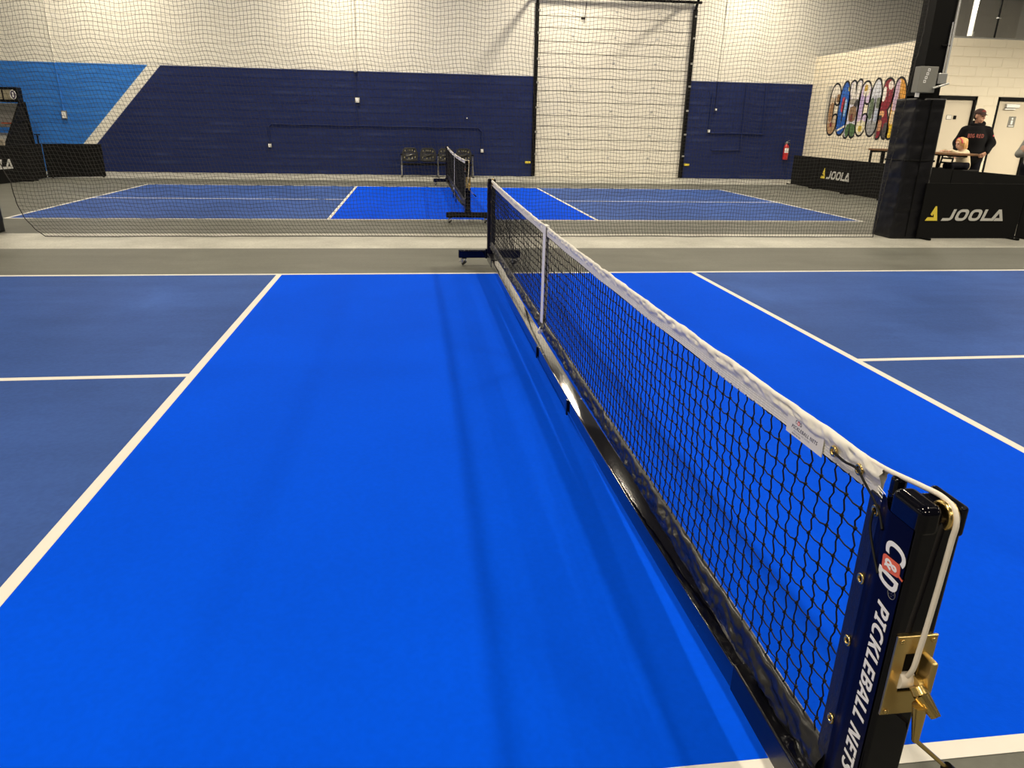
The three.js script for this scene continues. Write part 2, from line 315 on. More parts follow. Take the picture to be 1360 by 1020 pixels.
// ---------------------------------------------------------------- ceiling lamps
{
  let first;
  for (const x of LAMP_ROWS) for (const z of LAMP_STATIONS) {
    const o = thing('ceiling_light', 'long white high-bay lamp hung under the hall ceiling', 'lamp', [x, LAMP.height, z], 0, 'high-bay lamps under the ceiling');
    if (!first) {
      first = { h: merged([rspan(-0.19, 0.19, 0.012, 0.09, -0.68, 0.68, 0.02), span(-0.17, -0.155, -0.02, 0.02, -0.66, 0.66), span(0.155, 0.17, -0.02, 0.02, -0.66, 0.66)]), d: span(-LAMP.width / 2, LAMP.width / 2, 0.004, 0.012, -LAMP.length / 2, LAMP.length / 2), c: ([rod(V(0, 0.08, -0.5), V(0, HALL.h - LAMP.height, -0.5), 0.006), rod(V(0, 0.08, 0.5), V(0, HALL.h - LAMP.height, 0.5), 0.006)]) };
    }
    put('housing', first.h, mat.wallWhite, o); put('diffuser', first.d, mat.lampGlow, o); each('hanger', first.c, mat.steel, o);
    const l = new THREE.RectAreaLight(LAMP.color, LAMP.radiance, LAMP.width, LAMP.length);
    l.name = 'lamp_light'; l.rotation.x = -Math.PI / 2; o.add(l);
  }
}

for (const [x, z] of [[12.9, -7.7], [15.4, -7.7]]) {  // unseen lamps added to brighten the office front wall
  const o = thing('added_lobby_light', 'flat square lamp added out of view over the lobby to brighten the office wall', 'lamp', [x, 3.3, z], 0, 'added fill lamps over the lobby');
  put('housing', rspan(-0.32, 0.32, 0.012, 0.07, -0.32, 0.32, 0.015), mat.wallWhite, o); put('diffuser', span(-0.28, 0.28, 0.004, 0.012, -0.28, 0.28), mat.lampGlow, o);
  each('hanger', [rod(V(0, 0.06, -0.25), V(0, HALL.h - 3.3, -0.25), 0.006), rod(V(0, 0.06, 0.25), V(0, HALL.h - 3.3, 0.25), 0.006)], mat.steel, o);
  const l = new THREE.RectAreaLight(LAMP.color, LOBBY_FILL_RADIANCE, 0.56, 0.56); l.name = 'lobby_fill_light'; l.rotation.x = -Math.PI / 2; o.add(l);
}

// ---------------------------------------------------------------- the rolling net
const font = await new FontLoader().loadAsync('fonts/droid/droid_sans_bold.typeface.json');
function lettering(text, size, depth = 0.0006, squeeze = 1, slant = 0) {
  const g = new TextGeometry(text, { font, size, depth, curveSegments: 4, bevelEnabled: false });
  g.applyMatrix4(new THREE.Matrix4().set(squeeze, slant, 0, 0, 0, 1, 0, 0, 0, 0, 1, 0, 0, 0, 0, 1));
  return plain(g);
}
const tapeTop = (z) => 0.866 + 0.0038 * z * z * (1 - 0.02 * Math.abs(z)) * 1.0;
const beamTop = (z) => 0.127 + (z > 0 ? 0.0085 : 0.003) * z * z;
function makeNet() {
  const net = thing('pickleball_net', 'rolling pickleball net on the court across the divider netting from the roll-up door', 'net', [0, 0, 0]);
  const END = 3.24;
  // knotted mesh
  {
    const s = new Strands(), cols = 148, rows = 13, dz = (2 * (END - 0.01)) / cols, yb = 0.272;
    const knot = (i, j) => {
      const z = -END + 0.01 + i * dz, yt = tapeTop(z) - 0.0555, f = j / rows, hang = Math.sin(f * Math.PI);
      return V(0.006 * hang * (fbm(z * 1.3, f * 2, 31) - 0.4) * 4 + (hash(i, j, 3) - 0.5) * 0.003 * hang, yb + (yt - yb) * f + (hash(i, j, 5) - 0.5) * 0.006 * (j && j < rows ? 1 : 0) - 0.004 * hang * Math.sin(z * 7), z + (hash(i, j, 9) - 0.5) * 0.009 * hang + 0.006 * hang * Math.sin(z * 5 + f * 4));
    };
    const K = []; for (let i = 0; i <= cols; i++) { K.push([]); for (let j = 0; j <= rows; j++) K[i].push(knot(i, j)); }
    for (let i = 0; i <= cols; i++) {
      const pts = [];
      for (let j = 0; j < rows; j++) for (const t of [0, 0.3, 0.7]) { const q = K[i][j].clone().lerp(K[i][j + 1], t); q.z += t ? ((i + j) % 2 ? 1 : -1) * 0.0042 * (0.5 + hash(i, j, 4)) * (t === 0.3 ? 1 : -0.8) : 0; pts.push(q); }
      pts.push(K[i][rows]); s.line(pts, 0.002, 4);
    }
    for (let j = 0; j <= rows; j++) {
      const pts = [];
      for (let i = 0; i < cols; i++) for (const t of [0, 0.5]) { const q = K[i][j].clone().lerp(K[i + 1][j], t); if (t) { q.y -= 0.0035 * (0.4 + hash(i, j, 8)); } pts.push(q); }
      pts.push(K[cols][j]); s.line(pts, 0.0019, 4);
    }
    for (let i = 0; i <= cols; i++) for (let j = 0; j <= rows; j++) s.bead(K[i][j], 0.0052);
    put('mesh', s.build(), mat.cord, net);
  }
  // white tape folded over the headline cable: crumpled sleeve above, stitched hem below
  {
    const prof = (z, a) => {
      const top = tapeTop(z), side = a < 0.5 ? -1 : 1, f = a < 0.5 ? a * 2 : 2 - a * 2;        // f: 0 at the hem, 1 over the cable
      const y = top - 0.056 * (1 - f) ** 1.0, puff = f > 0.42 ? Math.sin(((f - 0.42) / 0.58) * Math.PI) : 0;
      const w = f > 0.9 ? 0.0065 * Math.sqrt(Math.max(0, 1 - ((f - 0.9) / 0.1) ** 2)) + 0.0004 : 0.0028 + 0.0036 * puff + (f > 0.84 ? 0.003 : 0);
      const crumple = puff * ((fbm(z * 26 + f * 3, f * 5 + side * 3, 61, 3) - 0.5) * 0.017 + (fbm(z * 62 - f * 14, f * 6 + side * 7, 67, 2) - 0.5) * 0.0105);
      return V(side * (w + crumple), y + 0.007 * (fbm(z * 15, side, 71, 3) - 0.5) * f + (f < 0.1 ? 0.002 * Math.sin(z * 9) : 0), z);
    };
    const tape = put('top_tape', sheet(860, 22, (u, v) => prof(-END + 0.012 + u * (2 * END - 0.02), v)), new THREE.MeshStandardMaterial({ ...{ color: mat.tape.color, roughness: 0.55 }, side: THREE.DoubleSide }), net);
    tape.name = 'top_tape';
    const s = new Strands();
    for (const side of [-1, 1]) for (let k = 0; k < 4; k++) for (let q = 0; q < 300; q++) {
      const z = -END + 0.02 + (q / 300) * (2 * END - 0.05), y = tapeTop(z) - 0.0525 + 0.006 * k;
      s.line([V(side * 0.0033, y, z), V(side * 0.0042, y, z + 0.009), V(side * 0.0033, y, z + 0.018)], 0.0006, 3);
    }
    put('stitching', s.build(), mat.stitch, tape);
    put('loose_thread', [[0.012, 0.004], [0.02, 0.009], [0.013, 0.015], [0.009, 0.02]].map(([l, d]) => rod(V(-0.004, tapeTop(END) - 0.033 - d, END - 0.012), V(-0.006, tapeTop(END) - 0.036 - d * 1.1, END + l), 0.0009, 0.0007, 5)), mat.stitch, tape);
    // maker's label sewn on near the end
    const label = canvas(512, 160, (c) => {
      c.fillStyle = '#dedbd4'; c.fillRect(0, 0, 512, 160); c.fillStyle = '#1c1c22'; c.font = 'bold 46px sans-serif'; c.fillText('C', 118, 46); c.fillText('D', 182, 46);
      c.fillStyle = '#d8452a'; c.beginPath(); c.ellipse(165, 30, 17, 20, 0.3, 0, 7); c.fill(); c.fillStyle = '#fff'; c.font = 'bold 26px sans-serif'; c.fillText('&', 155, 40);
      c.fillStyle = '#15151a'; c.font = 'italic bold 44px sans-serif'; c.fillText('PICKLEBALL NETS', 70, 96); c.font = '20px sans-serif'; c.fillStyle = '#6a6a6a'; c.fillText('PICKLEBALL NET SYSTEMS', 110, 122); c.fillStyle = '#222'; c.font = 'bold 20px sans-serif'; c.fillText('MADE IN USA', 90, 146);
    });
    const lg = span(0, 0.142, 0, 0.04, -0.0008, 0.0008); lg.rotateY(-Math.PI / 2);
    const lm = put('label', lg.translate(-0.0058, 0, 0), M(0xffffff, 0.5, { map: label }), tape);
    lm.position.set(0, tapeTop(2.98) - 0.0635, 2.912); lm.rotation.x = -0.02; lm.userData.label = 'white sewn label with small black print';
  }
  // bottom vinyl band, crumpled
  {
    const f = (z, a) => {
      const side = a < 0.5 ? -1 : 1, t = a < 0.5 ? a * 2 : 2 - a * 2;
      const low = 0.205 + 0.05 * (fbm(z * 2.2, 3, 81, 3) - 0.5) + (z > 2.4 ? -0.02 * (z - 2.4) : 0), y = low + (0.292 - low) * t;
      const w = 0.004 + 0.011 * Math.sin(Math.min(1, t * 1.05) * Math.PI) ** 0.7, c = (fbm(z * 17 + t * 4, t * 3.4 + side, 91, 4) - 0.5) * 0.045 * Math.sin(t * Math.PI) + (fbm(z * 40 - t * 16, t * 5 + side, 95, 2) - 0.5) * 0.022 * Math.sin(t * Math.PI);
      return V(side * (w + c * 0.8), y + (fbm(z * 30, t * 3 + side, 99, 2) - 0.5) * 0.008 * (1 - t), z);
    };
    put('bottom_band', sheet(900, 26, (u, v) => f(-END + u * 2 * END, v)), new THREE.MeshPhysicalMaterial({ color: mat.vinyl.color, roughness: 0.3, side: THREE.DoubleSide }), net);
  }
  // side bands with brass eyelets
  for (const s of [1, -1]) {
    const b = put('side_band', rspan(-0.006, 0.004, 0.2, 0.852, s > 0 ? 3.212 : -3.262, s > 0 ? 3.262 : -3.212, 0.003), mat.vinyl, net);
    each('eyelet', [0.825, 0.687, 0.552, 0.368].map((y) => new THREE.TorusGeometry(0.0075, 0.0032, 8, 18).rotateY(Math.PI / 2).translate(-0.008, y, s * 3.239)), mat.brass, b);
    const d = put('edge_rod', [rod(V(0.004, 0.2, s * 3.264), V(0.004, 0.896, s * 3.264), 0.0125, 0.0125, 16), new THREE.SphereGeometry(0.0125, 16, 8).scale(1, 0.6, 1).translate(0.004, 0.896, s * 3.264)], mat.gloss, net);
    each('cap_ring', [0.872, 0.858].map((y) => new THREE.TorusGeometry(0.0127, 0.0008, 6, 20).rotateX(Math.PI / 2).translate(0.004, y, s * 3.264)), mat.gloss, d);
    each('tape_eyelet', [[0.869, 3.093], [0.872, 3.176]].map(([y, z]) => new THREE.TorusGeometry(0.008, 0.0033, 8, 20).rotateY(Math.PI / 2).translate(-0.0085, y, s * z)), mat.brass, net);
    put('lacing_cord', [tube([V(-0.011, 0.869, s * 3.098), V(-0.012, 0.868, s * 3.135), V(-0.011, 0.872, s * 3.172), V(-0.013, 0.862, s * 3.2), V(-0.02, 0.838, s * 3.262), V(-0.034, 0.824, s * 3.298)], 0.0024, 40, 6)], mat.blackCord, net);
    put('hanging_cord', tube([V(-0.012, 0.825, s * 3.239), V(-0.02, 0.8, s * 3.25), V(-0.03, 0.77, s * 3.285), V(-0.0385, 0.752, s * 3.315)], 0.0024, 30, 6), mat.blackCord, net);
  }
  // bottom beam, bowed under the tension of the cable
  {
    const half = 0.036, th = 0.068, n = 60, zs = []; for (let i = 0; i <= n; i++) zs.push(-3.3 + (6.6 * i) / n);
    const ring = (r) => { const o = []; for (const [cx, cy, a0] of [[half - r, -r, 0], [-half + r, -r, 1], [-half + r, -th + r, 2], [half - r, -th + r, 3]]) for (let k = 0; k <= 3; k++) { const w = ((a0 + k / 3) * Math.PI) / 2; o.push([cx + r * Math.cos(w), cy + r * Math.sin(w)]); } return o; };
    const R = ring(0.005), g = sheet(n, R.length, (u, v) => { const z = -3.3 + 6.6 * u, q = R[Math.round(v * R.length) % R.length]; return V(q[0], beamTop(z) + q[1], z); });
    const beam = put('bottom_beam', g, mat.beam, net);
    each('sleeve', [rspan(-0.04, 0.04, beamTop(3.05) - 0.074, beamTop(3.05) + 0.004, 2.9, 3.3, 0.006).applyMatrix4(new THREE.Matrix4()), rspan(-0.04, 0.04, beamTop(-3.05) - 0.074, beamTop(-3.05) + 0.004, -3.3, -2.9, 0.006)], mat.glossRough, beam);
    each('joint_tab', [[0.9], [-0.05]].map(([z]) => rspan(-0.045, -0.036, 0.05, beamTop(z) - 0.002, z - 0.011, z + 0.011, 0.002)), mat.glossRough, beam);
    each('screw', [[-0.03, -0.02], [-0.03, 0.12], [0.03, 0.9], [-0.03, 0.94]].map(([x, z]) => new THREE.SphereGeometry(0.006, 8, 6).scale(1, 0.5, 1).translate(x, beamTop(z), z)), mat.steel, beam);
  }
  // posts, caps, feet and castors at both ends
  for (const s of [1, -1]) {
    const Z = (z) => s * z, zz = (a, b) => (s > 0 ? [a, b] : [-b, -a]);
    const post = put('post', rspan(-0.033, 0.043, 0.08, 0.884, ...zz(3.3, 3.374), 0.009, 3), mat.gloss, net);
    put('cap', [rspan(-0.035, 0.006, 0.852, 0.905, ...zz(3.298, 3.376), 0.014, 4), rspan(0.03, 0.045, 0.852, 0.905, ...zz(3.298, 3.376), 0.007, 4), rspan(0.0, 0.036, 0.85, 0.893, ...zz(3.298, 3.345), 0.01, 3)], mat.gloss, post);
    put('pulley', [new THREE.TorusGeometry(0.019, 0.005, 8, 24).rotateY(Math.PI / 2).translate(0.013, 0.884, Z(3.359)), new THREE.TorusGeometry(0.019, 0.005, 8, 24).rotateY(Math.PI / 2).translate(0.023, 0.884, Z(3.359)), disc(0.02, 0.012).rotateZ(Math.PI / 2).translate(0.018, 0.884, Z(3.359))], mat.brass, post);
    put('side_channel', rspan(-0.006, 0.012, 0.16, 0.86, ...zz(3.268, 3.302), 0.003), mat.navySleeve, post);
    put('printed_sleeve', sheet(30, 12, (u, v) => { const z = 3.25 + 0.117 * u, x = z < 3.312 ? -0.009 - 0.0265 * sm(Math.min(1, (z - 3.25) / 0.062)) : -0.0355; return V(x, 0.16 + 0.704 * v, s * z); }), new THREE.MeshPhysicalMaterial({ color: mat.navySleeve.color, roughness: 0.4, specularIntensity: 0.12, clearcoat: 0.02, clearcoatRoughness: 0.2, side: THREE.DoubleSide }), post);
    const foot = put('foot_beam', rspan(-0.33, 0.33, 0.09, 0.165, ...zz(3.4, 3.48), 0.006), mat.gloss, net);
    put('foot_plate', rspan(-0.05, 0.05, 0.09, 0.19, ...zz(3.36, 3.405), 0.004), mat.glossRough, foot);
    for (const x of [-0.27, 0.27]) {
      const c = put('castor', [disc(0.03, 0.022, 20).rotateZ(Math.PI / 2 - 0.9).translate(x, 0.034, Z(3.45)), rbox(0.05, 0.012, 0.05, 0.003, x, 0.085, Z(3.44))], mat.rubber, foot);
      put('castor_fork', [rspan(x - 0.03, x - 0.012, 0.03, 0.082, ...zz(3.425, 3.47), 0.003), rspan(x + 0.012, x + 0.02, 0.03, 0.082, ...zz(3.43, 3.465), 0.002), rbox(0.035, 0.008, 0.03, 0.003, x - 0.035, 0.05, Z(3.455))], mat.steel, c);
    }
  }
  // lettering on the printed sleeve: reads downwards, letter tops towards the end of the net
  {
    const toFace = new THREE.Matrix4().makeBasis(V(0, -1, 0), V(0, 0, 1), V(-1, 0, 0));
    const write = (g, y, z) => g.applyMatrix4(toFace).translate(-0.0357, y, z);
    const sleeve = new THREE.Group(); sleeve.name = 'lettering'; net.add(sleeve);
    const fit = (g, w, h) => { g.computeBoundingBox(); const q = g.boundingBox; return g.translate(-q.min.x, -q.min.y, 0).scale(w / (q.max.x - q.min.x), h / (q.max.y - q.min.y), 1); };
    put('letter', write(fit(lettering('C', 0.036, 0.0006, 1, 0.12), 0.029, 0.05), 0.822, 3.317), mat.whitePrint, sleeve);
    put('letter', write(fit(lettering('D', 0.036, 0.0006, 1, 0.12), 0.027, 0.05), 0.768, 3.312), mat.whitePrint, sleeve);
    const padShape = new THREE.Shape(); { const w = 0.0135, h = 0.022, r = 0.006; padShape.moveTo(-w + r, -h); padShape.lineTo(w - r, -h); padShape.quadraticCurveTo(w, -h, w, -h + r); padShape.lineTo(w * 0.85, h - r); padShape.quadraticCurveTo(w * 0.8, h, w * 0.7 - r, h); padShape.lineTo(-w * 0.7 + r, h); padShape.quadraticCurveTo(-w * 0.8, h, -w * 0.85, h - r); padShape.lineTo(-w, -h + r); padShape.quadraticCurveTo(-w, -h, -w + r, -h); }
    const paddle = new THREE.ExtrudeGeometry(padShape, { depth: 0.0007, bevelEnabled: false, curveSegments: 5 }).rotateZ(0.12);
    put('paddle_mark', [write(plain(paddle), 0.781, 3.338), write(plain(new THREE.ExtrudeGeometry(new THREE.Shape([new THREE.Vector2(-0.0015, -0.032), new THREE.Vector2(0.0015, -0.032), new THREE.Vector2(0.0015, -0.022), new THREE.Vector2(-0.0015, -0.022)]), { depth: 0.0007, bevelEnabled: false }).rotateZ(2.9)), 0.781, 3.338)], mat.orangePrint, sleeve);
    put('ampersand', write(fit(lettering('&', 0.02, 0.0006, 0.9, 0.12), 0.016, 0.03), 0.789, 3.323).translate(-0.0008, 0, 0), mat.whitePrint, sleeve);
    put('ball_mark', [write(plain(new THREE.TorusGeometry(0.009, 0.0005, 5, 24)), 0.738, 3.352), ...[[0, 0], [4, 2], [-4, 1], [1, 5], [-2, -5], [4, -4]].map(([a, b]) => write(plain(new THREE.CircleGeometry(0.0009, 6)), 0.738 + a / 1000, 3.352 + b / 1000).translate(-0.0004, 0, 0))], mat.greyBox, sleeve);
    put('maker_name', write(fit(lettering('PICKLEBALL NETS', 0.0285, 0.0006, 1, 0.2), 0.36, 0.0315), 0.71, 3.3265), mat.whitePrint, sleeve);
    sleeve.userData.label = 'white lettering and orange paddle mark on the post';
  }
  // cable end, brass winch and crank on the near post
  {
    const rope = put('tension_rope', tube([V(0, 0.8935, 3.15), V(0, 0.898, 3.21), V(0.001, 0.9015, 3.245), V(0.01, 0.908, 3.31), V(0.017, 0.909, 3.348), V(0.018, 0.902, 3.374), V(0.0175, 0.884, 3.385), V(0.016, 0.855, 3.386), V(0.012, 0.76, 3.388), V(0.006, 0.66, 3.39), V(0.003, 0.61, 3.388), V(0.001, 0.588, 3.376), V(-0.002, 0.578, 3.36)], 0.0043, 90, 10), mat.rope, net);
    rope.userData.label = 'thick cream tension rope';
    const plate = new THREE.Shape([[-0.026, 0.516], [0.042, 0.516], [0.042, 0.672], [-0.026, 0.672]].map(([x, y]) => new THREE.Vector2(x, y)));
    plate.holes.push(new THREE.Path([[-0.008, 0.56], [0.022, 0.56], [0.022, 0.64], [-0.008, 0.64]].map(([x, y]) => new THREE.Vector2(x, y))));
    const winch = put('winch', new THREE.ExtrudeGeometry(plate, { depth: 0.003, bevelEnabled: true, bevelSize: 0.0015, bevelThickness: 0.0012, bevelSegments: 2 }).translate(0, 0, 3.3755), mat.brassDull, net);
    each('screw', [[-0.019, 0.523], [0.035, 0.523], [-0.019, 0.665], [0.035, 0.665]].map(([x, y]) => new THREE.SphereGeometry(0.0045, 12, 6).scale(1, 1, 0.5).translate(x, y, 3.381)), mat.brass, winch);
    put('slot', span(-0.0075, 0.0215, 0.5605, 0.6395, 3.3745, 3.3765), mat.black, winch);
    put('drum_cover', [rspan(0.0215, 0.032, 0.575, 0.64, 3.376, 3.408, 0.004), new THREE.CylinderGeometry(0.014, 0.014, 0.02, 24, 1, false, 0, Math.PI).rotateZ(Math.PI / 2).translate(0.022, 0.585, 3.39)], mat.brassDull, winch);
    put('drum', disc(0.017, 0.024).rotateZ(Math.PI / 2).translate(0.003, 0.585, 3.372), mat.rope, winch);
    put('crank', [rod(V(0.012, 0.588, 3.396), V(0.015, 0.579, 3.405), 0.0125, 0.0135, 18), rod(V(0.015, 0.579, 3.405), V(0.03, 0.553, 3.428), 0.0135, 0.0085, 18), ...[0, 1, 2, 3, 4, 5].map((k) => { const w = (k / 6) * Math.PI * 2, c = Math.cos(w), q = Math.sin(w); return rod(V(0.015 + 0.0125 * c * 0.8, 0.579 + 0.0125 * q * 0.7, 3.405 + 0.0125 * q * 0.7), V(0.03 + 0.008 * c * 0.8, 0.553 + 0.008 * q * 0.7, 3.428 + 0.008 * q * 0.7), 0.0025, 0.0018, 6); })], mat.brass, winch);
    put('crank_arm', [rod(V(0.008, 0.566, 3.416), V(0.016, 0.494, 3.416), 0.0115, 0.0058, 16), ball(0.0058, 0.016, 0.494, 3.416), rod(V(0.016, 0.494, 3.416), V(0.085, 0.43, 3.42), 0.004, 0.0038, 12)], mat.brass, winch);
    put('crank_grip', rod(V(0.085, 0.43, 3.42), V(0.125, 0.393, 3.423), 0.01, 0.009, 14), mat.black, winch);
  }
  // white centre strap with its tie
  {
    const yb = 0.215, st = put('centre_strap', [rspan(-0.012, -0.0095, yb, tapeTop(0) + 0.003, -0.13, -0.045, 0.001), rspan(0.0095, 0.012, yb + 0.03, tapeTop(0) + 0.003, -0.13, -0.045, 0.001), rspan(-0.012, 0.012, tapeTop(0) + 0.001, tapeTop(0) + 0.005, -0.13, -0.045, 0.001)], mat.strap, net);
    put('strap_tie', [tube([V(-0.013, 0.24, -0.09), V(-0.03, 0.215, -0.08), V(-0.02, 0.2, -0.085), V(-0.015, 0.23, -0.07)], 0.006, 24, 6), rod(V(-0.011, 0.215, -0.085), V(-0.011, beamTop(0), -0.085), 0.0025, 0.0025, 6)], mat.strap, st);
  }
  return net;
}
const net1 = makeNet();
const net2 = copy(net1, 'rolling pickleball net on the court beside the roll-up door and the row of seats');
net2.position.set(COURT2_X, 0, COURT2_Z);

// ---------------------------------------------------------------- netting curtain between the courts
{
  const t = thing('divider_netting', 'black mesh divider netting hanging between the two courts', 'netting', [0, 0, -5.45]);
  const s = new Strands(), cell = 0.0455, top = 5.46, cols = 262, rows = Math.round(top / cell);
  const left = (y) => (y < 0.65 ? -5.57 + 0.27 * (1 - y / 0.65) ** 3 : -5.57 - 0.32 * Math.min(1.6, y - 0.65)), right = (y) => 5.7 + 0.08 * Math.min(y, 2.6);
  const tri = (x) => Math.abs(((x % 1) + 1) % 1 - 0.5) * 4 - 1;
  const pt = (i, j) => {
    const y0 = 0.012 + j * cell, u = i / cols, xl = left(y0), xr = right(y0), x = xl + (xr - xl) * u;
    const fold = tri(x / 0.62 + 0.4 * noise2(x * 0.3, 2, 5)), sway = noise2(x * 0.9, y0 * 0.35, 8) - 0.5;
    return V(x + 0.012 * (hash(i, j, 2) - 0.5) + 0.02 * sway, y0 + (j ? 0.016 * fold * Math.min(1, y0 / 0.4) + 0.006 * (hash(i, j, 6) - 0.5) : 0.012 * Math.max(0, noise2(x * 3, 1, 14) - 0.6)), 0.05 * fold * Math.min(1, y0 / 0.5) + 0.012 * (hash(i, j, 3) - 0.5) + 0.1 * sway);
  };
  const K = []; for (let i = 0; i <= cols; i++) { K.push([]); for (let j = 0; j <= rows; j++) K[i].push(pt(i, j)); }
  for (let i = 0; i <= cols; i++) s.line(K[i], 0.0021, 3);
  for (let j = 0; j <= rows; j++) s.line(K.map((c) => c[j]), 0.0021, 3);
  put('mesh', s.build(), mat.netting, t);
  put('hem_rope', [tube(K.filter((c, i) => i % 2 === 0).map((c) => c[0]), 0.006, 500, 5), tube(K[0], 0.006, 200, 5), tube(K[cols], 0.006, 200, 5)], mat.netting, t);
  put('top_cable', rod(V(-6.0, top + 0.01, 0), V(5.94, top + 0.01, 0), 0.006, 0.006, 6), mat.steel, t);
}

// ---------------------------------------------------------------- roll-up door
{
  const d = structure('door_1', 'large cream sectional roll-up door with black tracks', 'door');
  const lines = [0, 0.13, 0.4, 0.76, 1.03, 1.38, 1.67, 2.03, 2.32, 2.66, 2.93, 3.28, 3.58, 3.92, 4.21, 4.62], zf = HALL.z0 - 0.05;
  for (let i = 0; i < lines.length - 1; i++) {
    const pn = put('panel', rspan(DOOR.x0 - 0.1, DOOR.x1 + 0.1, lines[i] + 0.009, lines[i + 1] - 0.009, zf - 0.05, zf, 0.006), mat.doorPaint, d);
    if (i % 2 === 0 && i) put('hinge', [0.23, 0.5, 0.77].map((f) => rspan(DOOR.x0 + (DOOR.x1 - DOOR.x0) * f - 0.035, DOOR.x0 + (DOOR.x1 - DOOR.x0) * f + 0.035, lines[i] + 0.13, lines[i] + 0.17, zf, zf + 0.012, 0.003)), mat.galvanised, pn);
  }
  put('core', span(DOOR.x0 - 0.1, DOOR.x1 + 0.1, 0, 4.62, zf - 0.08, zf - 0.03), mat.grey, d);
  for (const [x, s] of [[DOOR.x0 + 0.01, 1], [DOOR.x1 - 0.01, -1]]) {
    const tr = put('track', [span(x - 0.05, x + 0.05, 0.02, 4.5, HALL.z0 - 0.03, HALL.z0 + 0.06)], mat.black, d);
    put('curved_track', tube([V(x, 4.45, HALL.z0 + 0.03), V(x, 4.62, HALL.z0 + 0.08), V(x, 4.8, HALL.z0 + 0.3), V(x, 4.85, HALL.z0 + 0.7), V(x, 4.88, HALL.z0 + 4.2)], 0.04, 40, 6), mat.black, tr);
    put('bracket', [4.3, 3.75, 3.1, 2.5, 1.85, 1.2, 0.6].map((y) => rspan(x + s * 0.02, x + s * 0.02 + 0.07, y, y + 0.05, HALL.z0 + 0.02, HALL.z0 + 0.075, 0.004)), mat.grey, tr);
    put('corner_guard', rspan(x - s * 0.16 - 0.08, x - s * 0.16 + 0.08, 0.36, 0.42, HALL.z0 + 0.012, HALL.z0 + 0.05, 0.004), mat.logoYellow, tr).userData.label = 'yellow-green latch';
  }
  put('spring_tube', [rod(V(DOOR.x0 - 0.1, 4.66, HALL.z0 + 0.14), V(DOOR.x1 + 0.1, 4.66, HALL.z0 + 0.14), 0.035)], mat.black, d);
  put('pull_rope', [rod(V(4.0, 4.6, HALL.z0 + 0.0), V(3.96, 4.05, HALL.z0 - 0.02), 0.008), rbox(0.12, 0.03, 0.03, 0.005, 3.93, 4.18, HALL.z0 - 0.03)], mat.black, d);
}

// ---------------------------------------------------------------- wall fittings
const wz = HALL.z0 + 0.0125;
function conduit(name, label, runs, boxes, material, boxMat, r = 0.017) {
  const t = thing(name, label, 'conduit');
  for (const run of runs) {
    const parts = [];
    for (let i = 0; i < run.length - 1; i++) parts.push(rod(V(run[i][0], run[i][1], wz + r), V(run[i + 1][0], run[i + 1][1], wz + r), r, r, 8), ball(r, run[i + 1][0], run[i + 1][1], wz + r, 8, 6));
    put('pipe', parts, material, t);
  }
  for (const [x, y, w, h] of boxes) { const b = put('outlet_box', rbox(w, h, 0.06, 0.008, x, y, wz + 0.03), boxMat, t); put('cover_plate', rbox(w * 0.8, h * 0.8, 0.006, 0.002, x, y, wz + 0.061), mat.whitePrint, b); }
  return t;
}
conduit('wall_conduit', 'sky-blue pipe dropping to a small grey outlet box on the sky-blue wall', [[[-9.8, 2.66], [-9.79, 1.45]]], [[-9.78, 1.42, 0.12, 0.2]], mat.skyBlue, mat.greyBox);
conduit('wall_conduit', 'navy pipe branching left and right to outlet boxes on the navy wall', [[[-2.26, 2.66], [-2.26, 1.29]], [[-4.65, 0.78], [-4.65, 1.22], [-4.57, 1.29], [1.07, 1.29], [1.16, 1.2], [1.16, 0.75]]], [[-2.24, 1.95, 0.13, 0.14], [-4.65, 0.74, 0.09, 0.1], [1.17, 0.69, 0.09, 0.1], [0.74, 1.55, 0.04, 0.04]], mat.navy, mat.greyBox);
conduit('wall_conduit', 'thin cream pipe on the upper wall above the sky-blue band', [[[-9.83, 7.2], [-9.8, 2.68]]], [], mat.wallWhite, mat.greyBox);
conduit('drain_pipe', 'thick cream pipe running down the upper wall to the navy band', [[[-2.22, 7.2], [-2.26, 2.7]]], [], mat.wallWhite, mat.greyBox, 0.055);
conduit('wall_conduit', 'navy pipe frame with two crossbars on the wall right of the roll-up door', [[[7.96, 2.68], [7.97, 1.95]], [[7.83, 2.35], [7.82, 1.29], [9.5, 1.28], [9.42, 2.66]], [[8.83, 2.68], [8.86, 0.82], [7.98, 0.81]]], [[7.97, 1.93, 0.06, 0.06], [7.82, 1.34, 0.07, 0.09]], mat.navy, mat.greyBox, 0.022);
conduit('wall_conduit', 'thin cream pipe on the upper wall right of the roll-up door', [[[8.0, 7.2], [7.96, 2.7]]], [], mat.wallWhite, mat.greyBox, 0.02);
